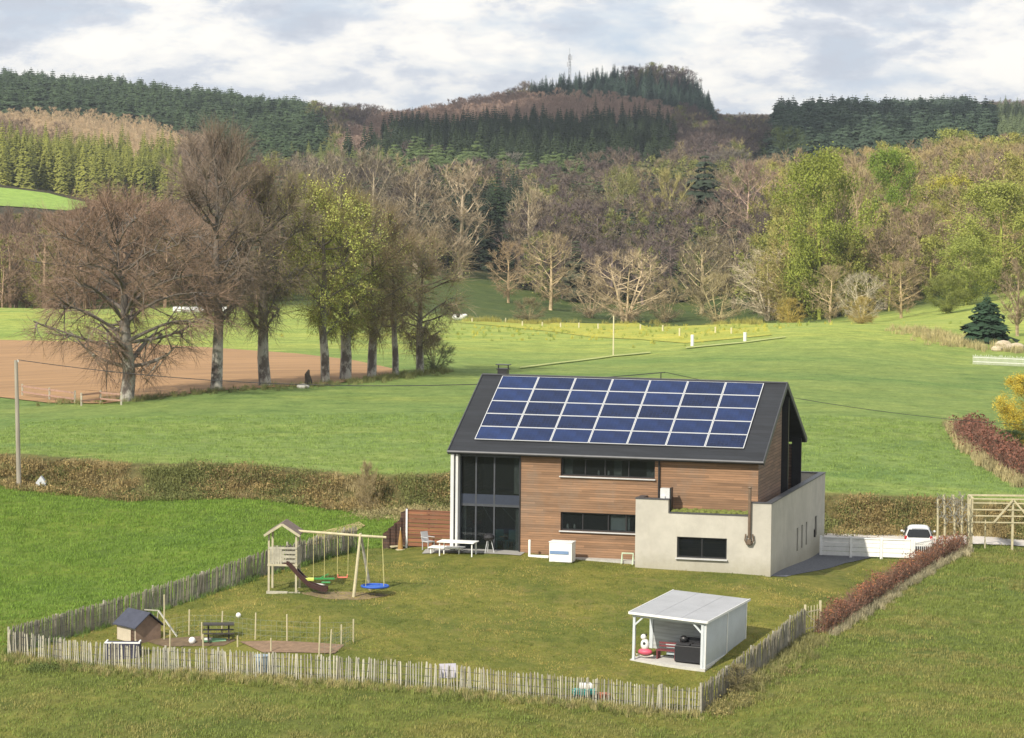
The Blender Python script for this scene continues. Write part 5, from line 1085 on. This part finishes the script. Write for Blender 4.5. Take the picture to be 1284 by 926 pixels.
# ------------------------------------------------------------------ hedges, scrub and grasses
def clump(seed,n_,h,r,w_,mats,bend=.5,cardn=0,cs=.06,name='clump'):
    rng=np.random.default_rng(seed); mb=MB(); V=[];Fc=[]
    for i in range(n_):
        a=rng.uniform(0,6.28); q=r*math.sqrt(rng.random()); x,y=q*math.cos(a),q*math.sin(a); hh=h*rng.uniform(.5,1.2); b=rng.uniform(0,6.28); bx,by=math.cos(b)*hh*bend*rng.random(),math.sin(b)*hh*bend*rng.random(); wx,wy=-math.sin(b)*w_/2,math.cos(b)*w_/2
        k=len(V); V+=[(x-wx,y-wy,-.02),(x+wx,y+wy,-.02),(x+bx*.4+wx*.7,y+by*.4+wy*.7,hh*.6),(x+bx*.4-wx*.7,y+by*.4-wy*.7,hh*.6),(x+bx,y+by,hh)]; Fc+=[(k,k+1,k+2,k+3),(k+3,k+2,k+4)]
    mb.add(V,Fc,0)
    if cardn:
        Pc=rng.normal(size=(cardn,3))*np.array([r*.55,r*.55,h*.28])+np.array([0,0,h*.45]); Pc[:,2]=np.abs(Pc[:,2]); cards(mb,Pc,cs,rng,0)
    return to_mesh(mb,name,mats)
GRASS=tintmat('grass_blades',.8,.3,.08,.28)
GR=[clump(s,18,.10,.34,.024,[GRASS],1.0) for s in (1,2,3)]
GL=[clump(s,16,.06,.34,.022,[GRASS],.9) for s in (4,5,6)]
GT=[clump(s,26,.42,.22,.022,[GRASS],.8) for s in (7,8,9)]
BRB=[clump(s,46,.42,.7,.026,[GRASS],1.5,120,.055) for s in (11,12,13)]
lawnW=[(p.x,p.y) for p in lawn]
def pscatter(name,pts,forms_,col,label,smin=.8,smax=1.25,zoff=0,cat='grass'):
    pts=np.array(pts); z=tz(pts[:,0],pts[:,1])+zoff; k=len(pts)
    s=rg.uniform(smin,smax,k); gnscatter(name,np.stack([pts[:,0],pts[:,1],z],1),rg.integers(0,3,k),np.stack([rg.normal(0,.08,k),rg.normal(0,.08,k),rg.uniform(0,6.28,k)],1),np.stack([s,s,s*rg.uniform(.8,1.2,k)],1),[(f,col) for f in forms_],label,cat)
Nn=42000; xx=rg.uniform(-31,31,Nn); yy=rg.uniform(112,178,Nn)
pp=np.stack([xx,yy],1); il=inpoly(xx,yy,lawnW)
hx=(xx-hw(0,0).x); 
dxr=xx*_c+yy*_s; 
hlx=(xx)*math.cos(-HY)-(yy)*math.sin(-HY)+hc[0]; hly=(xx)*math.sin(-HY)+(yy)*math.cos(-HY)+hc[1]
inh=(hlx>-3.3)&(hlx<19.5)&(hly>-2.7)&(hly<15.3)&~((hlx>4.2)&(hlx<9.7)&(hly<-.4))&~((hlx>9.7)&(hly<-1.05))
shl=[(q.x,q.y) for q in (sh(-.1,-.1),sh(SW+.1,-.1),sh(SW+.1,SD+.1),sh(-.1,SD+.1))]
bedW=[(q.x,q.y) for q in G((250,797),(330,803),(432,808),(418,822),(330,822),(200,815),(165,800))]
roadm=(xx>12.5)&(yy>Yb(xx,yy)-5)
ok=~inh&~inpoly(xx,yy,shl)&~inpoly(xx,yy,bedW)&~roadm&(yy<Yb(xx,yy)+.3)&(np.abs(xx)<yy*.172)
tn=np.sin(xx*.7+np.sin(yy*.9))*np.cos(yy*.8+xx*.3)
tn=tn+rg.normal(0,.3,len(tn)); a=ok&il; pscatter('lawn_tufts',pp[a&(tn<-.3)],GL,(.115,.145,.034),'darker green patches of short lawn grass'); pscatter('lawn_tufts',pp[a&(tn<.25)&(tn>=-.3)],GL,(.185,.205,.042),'short olive-green lawn grass behind the paling fences')
pscatter('lawn_tufts',pp[a&(tn>=.25)],GL,(.33,.275,.085),'yellowish dry patches of short lawn grass')
lft=(xx-(yy-136)*.6<-21)|(xx<-22)
a=ok&~il&(yy>137)&(xx<0); pscatter('meadow_grass',pp[a],GR,(.145,.235,.036),'lush green meadow grass left of the garden')
a=ok&~il&~((yy>137)&(xx<0)); pscatter('meadow_grass',pp[a&(tn<.2)],GR,(.16,.20,.046),'olive-green meadow grass in front and to the right of the garden')
pscatter('meadow_grass',pp[a&(tn>=.2)],GR,(.225,.215,.07),'yellowish meadow grass in front and to the right of the garden')
Nn=9000; xx=rg.uniform(-34,36,Nn); yy=rg.uniform(175,214,Nn); a=(yy>Yb(xx,yy)+4.2)&(np.abs(xx)<yy*.172)
pscatter('upper_meadow_grass',np.stack([xx,yy],1)[a],GR,(.195,.275,.072),'green grass of the upper meadow behind the house')
# scrub on the bank
Nn=4600; xx=rg.uniform(-32,31,Nn); off=rg.uniform(-.6,3.5,Nn); yy=Yb(xx,0)+off
nb=np.sin(xx*.9)+np.sin(xx*.37+2)+rg.normal(0,.8,Nn)
br=np.stack([xx,yy],1); okb=~((xx>-3)&(xx<13)&(off<1))&((off<3)|(rg.random(Nn)<.45))&(np.sin(xx*2.1+off)+np.sin(xx*.8)*1.2<1.5)
pscatter('bank_scrub',br[okb&(nb<-1.3)],GT,(.40,.33,.17),'pale dead grass tussocks on the bank behind the house',.5,1.2,-.05,'scrub')
nb=np.where(nb<-1.3,99,nb)
pscatter('bank_scrub',br[okb&(nb<0)],BRB,(.27,.205,.09),'brown bramble scrub covering the bank behind the house',.35,1.2,-.1,'scrub')
pscatter('bank_scrub',br[okb&(nb>=0)&(nb<50)],BRB,(.16,.175,.06),'dull green bramble scrub covering the bank behind the house',.35,1.1,-.1,'scrub')
def along(pts,n_,spread,side=0):
    P_=[gat(*q) for q in pts]; L_=[0]
    for i in range(len(P_)-1): L_.append(L_[-1]+(P_[i+1].xy-P_[i].xy).length)
    o=[]
    for k in range(n_):
        s=rg.uniform(0,L_[-1]); i=max(j for j in range(len(L_)-1) if L_[j]<=s); t_=(s-L_[i])/(L_[i+1]-L_[i]); q=P_[i].xy.lerp(P_[i+1].xy,t_); d=(P_[i+1].xy-P_[i].xy).normalized(); nrm=Vector((d.y,-d.x)); w_=rg.normal()*spread+side; o.append((q.x+nrm.x*w_,q.y+nrm.y*w_))
    return o
pscatter('tall_grass',along(FFb,900,.3,.3),GT,(.36,.32,.14),'tall dry grass at the foot of the front paling fence',.3,.8)
pscatter('tall_grass',along(FFb,600,.5,.4),GT,(.19,.22,.06),'tall green grass at the foot of the front paling fence',.3,.8)
pscatter('tall_grass',along(RFb,420,.5,.6),GT,(.23,.22,.09),'tall mixed grass outside the right paling fence',.3,.85)
pscatter('tall_grass',along(LFb,380,.25,-.15),GT,(.12,.19,.045),'tall green grass outside the left paling fence',.5,1.0)
pscatter('weed_clumps',along([(890,900),(920,880),(950,860),(975,838)],16,.6,.5),BRB,(.26,.22,.09),'straw-coloured weeds outside the right fence corner',.5,1.0,-.1,'weeds')
pscatter('weed_clumps',along([(458,648),(500,642),(560,650)],120,1.0),BRB,(.30,.26,.13),'pale dry weeds at the foot of the bank behind the dark fence',.5,1.1,-.1,'weeds')
pscatter('weed_clumps',along([(40,838),(80,836),(110,834)],40,.3,.1),BRB,(.13,.17,.05),'green weeds at the left end of the front fence',.4,.8,-.1,'weeds')
pscatter('field_margin',along([(60,507),(160,504),(271,492),(333,488),(408,484),(470,478),(560,466)],420,.8),GT,(.20,.21,.08),'rough grass under the row of old trees',.5,1.2)
LFP=[(1200,535),(1212,560),(1245,588),(1290,612)]
pscatter('dry_verge',along(LFP,420,.3,.2),GT,(.40,.34,.18),'pale dry grass along the curved red-brown hedge',.8,1.6)
HDP=[(1030,796),(1075,766),(1120,737),(1165,710),(1205,691)]
pscatter('dry_verge',along(HDP,420,.15,.55),GT,(.38,.34,.22),'pale dry grass along the outer foot of the garden hedge',.5,.9)
def hedge(name,label,pts,h,w_,cols,n_,cs,seed):
    rng=np.random.default_rng(seed); P_=[gat(*q) for q in pts]; o=Vector(P_[0]); mb=MB(); pt=np.array(along(pts,n_,w_*.36,0)); z=tz(pt[:,0],pt[:,1]); nz=np.sin(pt[:,0]*2.3)+np.sin(pt[:,1]*1.7+1); zz=z+h*(rng.random(n_)**.75)*(1+.16*nz)
    Pc=np.stack([pt[:,0]-o.x,pt[:,1]-o.y,zz-o.z],1); k=rng.integers(0,len(cols),n_)
    t=thing(name,label,'hedge',P_[0])
    mb=MB()
    for q in range(len(cols)): cards(mb,Pc[k==q],cs,rng,q)
    mb.build('leaves',cols,t)
    T=MB(); m=n_//5; pt=np.array(along(pts,m,w_*.3,0)); z=tz(pt[:,0],pt[:,1]); P0=np.stack([pt[:,0]-o.x,pt[:,1]-o.y,z-o.z],1); d=rng.normal(size=(m,3))*.25; d[:,2]=1; ribbons(T,P0,d,rng.uniform(.7,1.15,m)*h,np.full(m,.03),rng,0); T.build('stems',mat('hedge_stem',(.17,.10,.07),.9,.3),t); return t
RB=[mat('beech_leaf_red',(.20,.075,.045),.8,.35,2),mat('beech_leaf_brown',(.17,.075,.05),.8,.35,2),mat('beech_leaf_orange',(.33,.14,.06),.8,.3,2)]
hedge('beech_hedge','low red-brown beech hedge running from the garden gate up to the tall posts',HDP,1.0,.6,RB,9000,.045,31)
hedge('beech_hedge','dark red-brown curved hedge at the right edge of the upper meadow',[(1212,548),(1230,566),(1262,586),(1300,608)],1.5,1.5,RB[:2],8000,.09,32)
# bushes
def bush(name,label,px,py,hpx,wpx,col,kind,cat='shrub'):
    p=gat(px,py); Y=p.y; h=hpx*Y/F; t=thing(name,label,cat,p); sx=(wpx*Y/F/2)/(4.6 if kind=='shrub' else 3.7); t.scale=(sx,sx,h/10)
    T,Cr=forms(kind,False)[0]; o=link(bpy.data.objects.new('stems',T),t); o.color=C_(*sc3(col,.5)); o=link(bpy.data.objects.new('crown',Cr),t); o.color=C_(*col)
bush('forsythia_bush','bright yellow flowering bush behind the dark curved hedge',1285,560,88,82,(.55,.42,.06),'leafy')
bush('evergreen_bush','small dark green bush between the yellow bush and the curved hedge',1268,578,38,50,(.06,.09,.03),'leafy')
bush('bare_bush','thin bare straw-coloured bush growing on the bank left of the house',460,640,58,30,(.36,.29,.16),'shrub')
bush('bare_bush','low straw bush beside the right corner of the side fence',925,868,34,50,(.28,.24,.12),'shrub')
# ------------------------------------------------------------------ poles, wires and far things
p=gat(24,612); top=at(20,452,p.y); t=thing('power_pole','grey weathered wooden power pole at the left edge of the picture','utility pole',p); T0=Vector(top)-p
b=MB(); b.tube([(0,0,-.3),T0*.5,T0],[.14,.12,.10],10); b.build('pole',mat('pole_wood',(.30,.27,.22),.9,.25,1,dims=(4,4,.5)),t)
b=MB(); b.tube([T0*.985+Vector((.12,0,0)),T0*.985+Vector((.12,0,.14))],.035,6); b.build('insulator',WHITE,t)
br_=hw(9.6,W2+.1,ZE+RH+.36)
def wire(label,A_,B_,sag,r=.022):
    A_=Vector(A_); B_=Vector(B_); pts=[A_.lerp(B_,i/40)-Vector((0,0,sag*4*(i/40)*(1-i/40))) for i in range(41)]; o=pts[0]; b=MB(); b.tube([q-o for q in pts],r,5); tag(b.build('power_line',BLACK,loc=o),label,'cable')
wire('thin black cable sagging from the wooden pole to the bracket on the house ridge',p+T0*.99+Vector((.12,0,.1)),br_,1.05)
wire('thin black cable leaving the ridge bracket towards the right edge of the picture',br_,at(1345,535,205),.6,.015)
p=gat(51,613); t=thing('small_hutch','tiny pale gabled box standing on the bank foot beside the power pole','box',p)
b=MB(); b.poly([(-.28,0,0),(.28,0,0),(.28,0,.35),(0,0,.72),(-.28,0,.35)],(0,.5,0)); b.build('box_body',mat('pale_plastic',(.55,.58,.6),.6,.1),t); b=MB(); b.poly([(-.1,-.015,.05),(.12,-.015,.05),(.0,-.015,.42)],(0,.012,0)); b.build('opening',BLACK,t)
t=thing('rail_fence','short weathered post-and-rail fence at the edge of the ploughed field','fence',gat(28,497)); o=Vector(t.location); FP=[gat(*q) for q in ((28,497),(62,502),(94,506),(102,509),(126,506),(152,508))]
for i,q in enumerate(FP): b=MB(); b.bar(q-o-Vector((0,0,.2)),q-o+Vector((0,0,.95)),.13); b.build('post',WEATH,t)
for i in range(len(FP)-1):
    if i==2: continue
    for z in (.35,.8): b=MB(); b.bar(FP[i]-o+Vector((0,-.07,z)),FP[i+1]-o+Vector((0,-.07,z-.02)),.05,.12); b.build('rail',mat('pinkish_rail',(.36,.22,.17),.9,.2),t)
p=gat(386,484); t=thing('tree_stump','dark broken tree stump in the row between the third and fourth tree','stump',p); b=MB(); b.tube([(0,0,-.1),(0.05,0,.4),(-.05,0,.9),(.08,0,1.25)],[.42,.28,.2,.06],8); b.build('stump_wood',mat('dark_bark',(.05,.04,.03),.95,.4,4),t)
b=MB(); b.ell((0,0,.12),(.5,.3,.22),10,6); tag(b.build('field_stone',mat('pale_stone',(.5,.48,.43),.9,.2),loc=gat(380,487)),'pale stone lying in front of the dark stump','stone')
def post(px,py,top,Y,r,label,m=WHITE,group=None,name='field_post'):
    q=at(px,py,Y); z=t1(q[0],q[1]); h=(py-top)*Y/F; b=MB(); b.tube([(0,0,-.2),(0,0,h)],r,6); return tag(b.build(name,m,loc=(q[0],q[1],z)),label,'post',group)
YW=mat('pale_yellow_wood',(.6,.55,.36),.8,.15)
q=gat(769,446); post(769,446,396,q.y,.07,'tall thin pale pole standing alone in the meadow above the house ridge',YW)
q=gat(868,434); post(868,434,420,q.y,.17,'short white marker post left of the other one on the meadow edge')
q=gat(934,428); post(934,428,417,q.y,.17,'short white marker post near the right end of the yellow strip')
for i,(x,y,h) in enumerate([(592,404,5),(612,404,5),(634,404,5),(655,409,6),(680,410,6),(703,411,6),(726,412,7),(750,413,7),(803,414,7),(831,416,8),(852,422,10),(897,418,8),(917,419,8)]):
    q=gat(x,y); post(x,y,y-h,q.y,.09,'small pale fence post in the line across the yellow strip',YW,'fence posts across the yellow strip')
sheet('grass_track',G((652,462),(700,456),(770,447),(815,443),(816,443.8),(770,448),(700,457),(652,463.2)),mat('pale_dry_track',(.38,.40,.15),.95,.25,1),.13,1)
sheet('grass_track',G((860,437),(930,430.5),(985,423.5),(985,424.3),(930,431.4),(860,438)),mat('pale_dry_track',(.34,.34,.14)),.13,1)
p=gat(575,402.5); t=thing('cow','black and white cow lying on the crest of the far field','cow',p+Vector((0,0,.0)))
b=MB(); b.ell((0,0,.5),(.85,.4,.46),14,9); b.ell((.85,0,.75),(.32,.2,.2),10,7); b.ell((.55,0,.65),(.4,.24,.28),10,7); b.build('body',WHITE,t,smooth=True); b=MB(); b.ell((-.05,-.06,.62),(.42,.38,.38),12,8); b.build('dark_patch',BLACK,t,smooth=True)
WB_=mat('white_wrap',(.72,.73,.73),.4,.08)
for i in range(6):
    q=gat(222+i*11.5,392.5); b=MB(); b.tube([(-.52,0,.4),(.52,0,.4)],.42,14); o=b.build('wrapped_bale',WB_,loc=q); tag(o,('leftmost','second','third','fourth','fifth','rightmost')[i]+' white wrapped bale in the line behind the old trees','bale','white wrapped bales')
t=thing('picket_fence','white picket fence on the far meadow in front of the dark conifer','fence',gat(1220,457)); a=Vector(t.location); c=gat(1310,461); d=c-a; b=MB(); n_=64
for k in range(n_): q=d*(k/n_); b.bar(q,q+Vector((0,0,.85*rnd.uniform(.9,1.1))),.09,.02)
b.build('pickets',WHITE,t)
b=MB(); b.bar(Vector((0,.04,.25)),d+Vector((0,.04,.25)),.05); b.bar(Vector((0,.04,.65)),d+Vector((0,.04,.65)),.05); b.build('rail',WHITE,t)
STN=mat('pale_rubble',(.5,.42,.3),.95,.25,1)
for i,(x,y,r) in enumerate(((1258,438,.9),(1266,440,.7),(1250,441,.6),(1275,440,.8))):
    q=gat(x,y); b=MB(); b.ell((0,0,r*.4),(r,r*.7,r*.6),8,5); tag(b.build('rubble_stone',STN,loc=q),'pale boulder in the small heap right of the dark conifer','boulder','boulders by the dark conifer')
pscatter('reed_tufts',along([(1150,415),(1175,424),(1200,432),(1225,438),(1290,442)],260,1.6),GT,(.42,.36,.18),'pale dry reeds along the right edge of the far meadow',.9,2.0)
pscatter('reed_tufts',along([(585,404),(700,404),(820,405),(955,408)],300,.5),GT,(.30,.28,.08),'dry grass along the crest of the yellow strip',1.2,2.0)
for k_,(n0,cc) in enumerate(((160,(.48,.44,.08)),(200,(.24,.30,.07)))):  # yellow tufts repeat the sunlight coloured into the strip
    ps=along([(570,411),(640,414),(740,417),(860,420),(965,415)],n0,14.0); ps=[q for q in ps if 255<q[1]<418]
    pscatter('strip_tufts',ps,GT,cc,('sunlit-yellow tufts in and around the yellow strip','green grass tufts in and around the yellow strip')[k_],.5,1.1)
# mast on the hill
q=at(714,98,1640); z=t1(q[0],q[1]); topz=at(714,68,1640)[2]; hM=topz-z; t=thing('radio_mast','slender lattice radio mast rising above the spruces on the highest hilltop','mast',(q[0],q[1],z)); b=MB()
for i in range(3):
    a=i*2.094; b.bar((1.1*math.cos(a),1.1*math.sin(a),0),(.5*math.cos(a),.5*math.sin(a),hM),.22)
nseg=16
for k in range(nseg):
    z0,z1=hM*k/nseg,hM*(k+1)/nseg; r_=1.1-.6*k/nseg
    for i in range(3): a=i*2.094; a2=(i+1)*2.094; b.bar((r_*math.cos(a),r_*math.sin(a),z0),(r_*.97*math.cos(a2),r_*.97*math.sin(a2),z1),.12)
STL=mat('grey_steel',(.22,.23,.25),.6,.1); b.build('lattice',STL,t)
for i,(a,zz) in enumerate(((0,.93),(2.1,.93),(4.2,.93),(1,.80),(3.2,.80))): b=MB(); b.box((1.15*math.cos(a),1.15*math.sin(a),hM*zz),(.35,.35,2.4)); b.build('antenna_panel',mat('antenna_grey',(.4,.4,.42),.6,.1),t)
b=MB(); b.tube([(0,0,hM),(0,0,hM+3)],.08,5); b.build('spike',STL,t)

CLM=mat('cloud_white',(.8,.8,.8),1,.02)  # clouds out of view, set toward the sun so their shadows darken the hills
def shade_cloud(cx,cy,cz,lx,ly,lz,seed,n_=46):
    rr=random.Random(seed); b=MB()
    for k in range(n_):
        a=rr.uniform(0,6.28); q=math.sqrt(rr.random()); f=1-.55*q; b.ell((math.cos(a)*q*lx,math.sin(a)*q*ly,rr.uniform(0,.5)*lz*f),(lx*.26*f*rr.uniform(.7,1.3),ly*.26*f*rr.uniform(.7,1.3),lz*.5*f),14,8)
    tag(b.build('shade_cloud',CLM,smooth=True,loc=(cx,cy,cz)),kind='structure')
def cloud_over(gx,gy,gz,alt,*a):
    k=(alt-gz)/math.tan(SUN_EL); shade_cloud(gx+math.sin(SUN_AZ)*k,gy+math.cos(SUN_AZ)*k,alt,*a)
cloud_over(40,1330,30,900,175,330,90,5)
cloud_over(330,1350,30,950,150,230,90,8)
me=bpy.data.meshes.new('haze'); b2=MB(); b2.bb((-2700,-500,float(GZ.min())-1),(2700,4700,125)); me.from_pydata(b2.v,[],b2.f); hzm=bpy.data.materials.new('haze_air'); hzm.use_nodes=True; t=hzm.node_tree; t.nodes.clear(); o_=t.nodes.new('ShaderNodeOutputMaterial'); pv=t.nodes.new('ShaderNodeVolumePrincipled'); pv.inputs['Color'].default_value=(.80,.88,1,1); pv.inputs['Density'].default_value=.000085; pv.inputs['Anisotropy'].default_value=.2; t.links.new(pv.outputs[0],o_.inputs['Volume']); me.materials.append(hzm)
tag(link(bpy.data.objects.new('haze',me)),'thin pale air between the camera and the far hills','haze',None,'stuff')
print('ground min',GZ.min(),GZ.max())
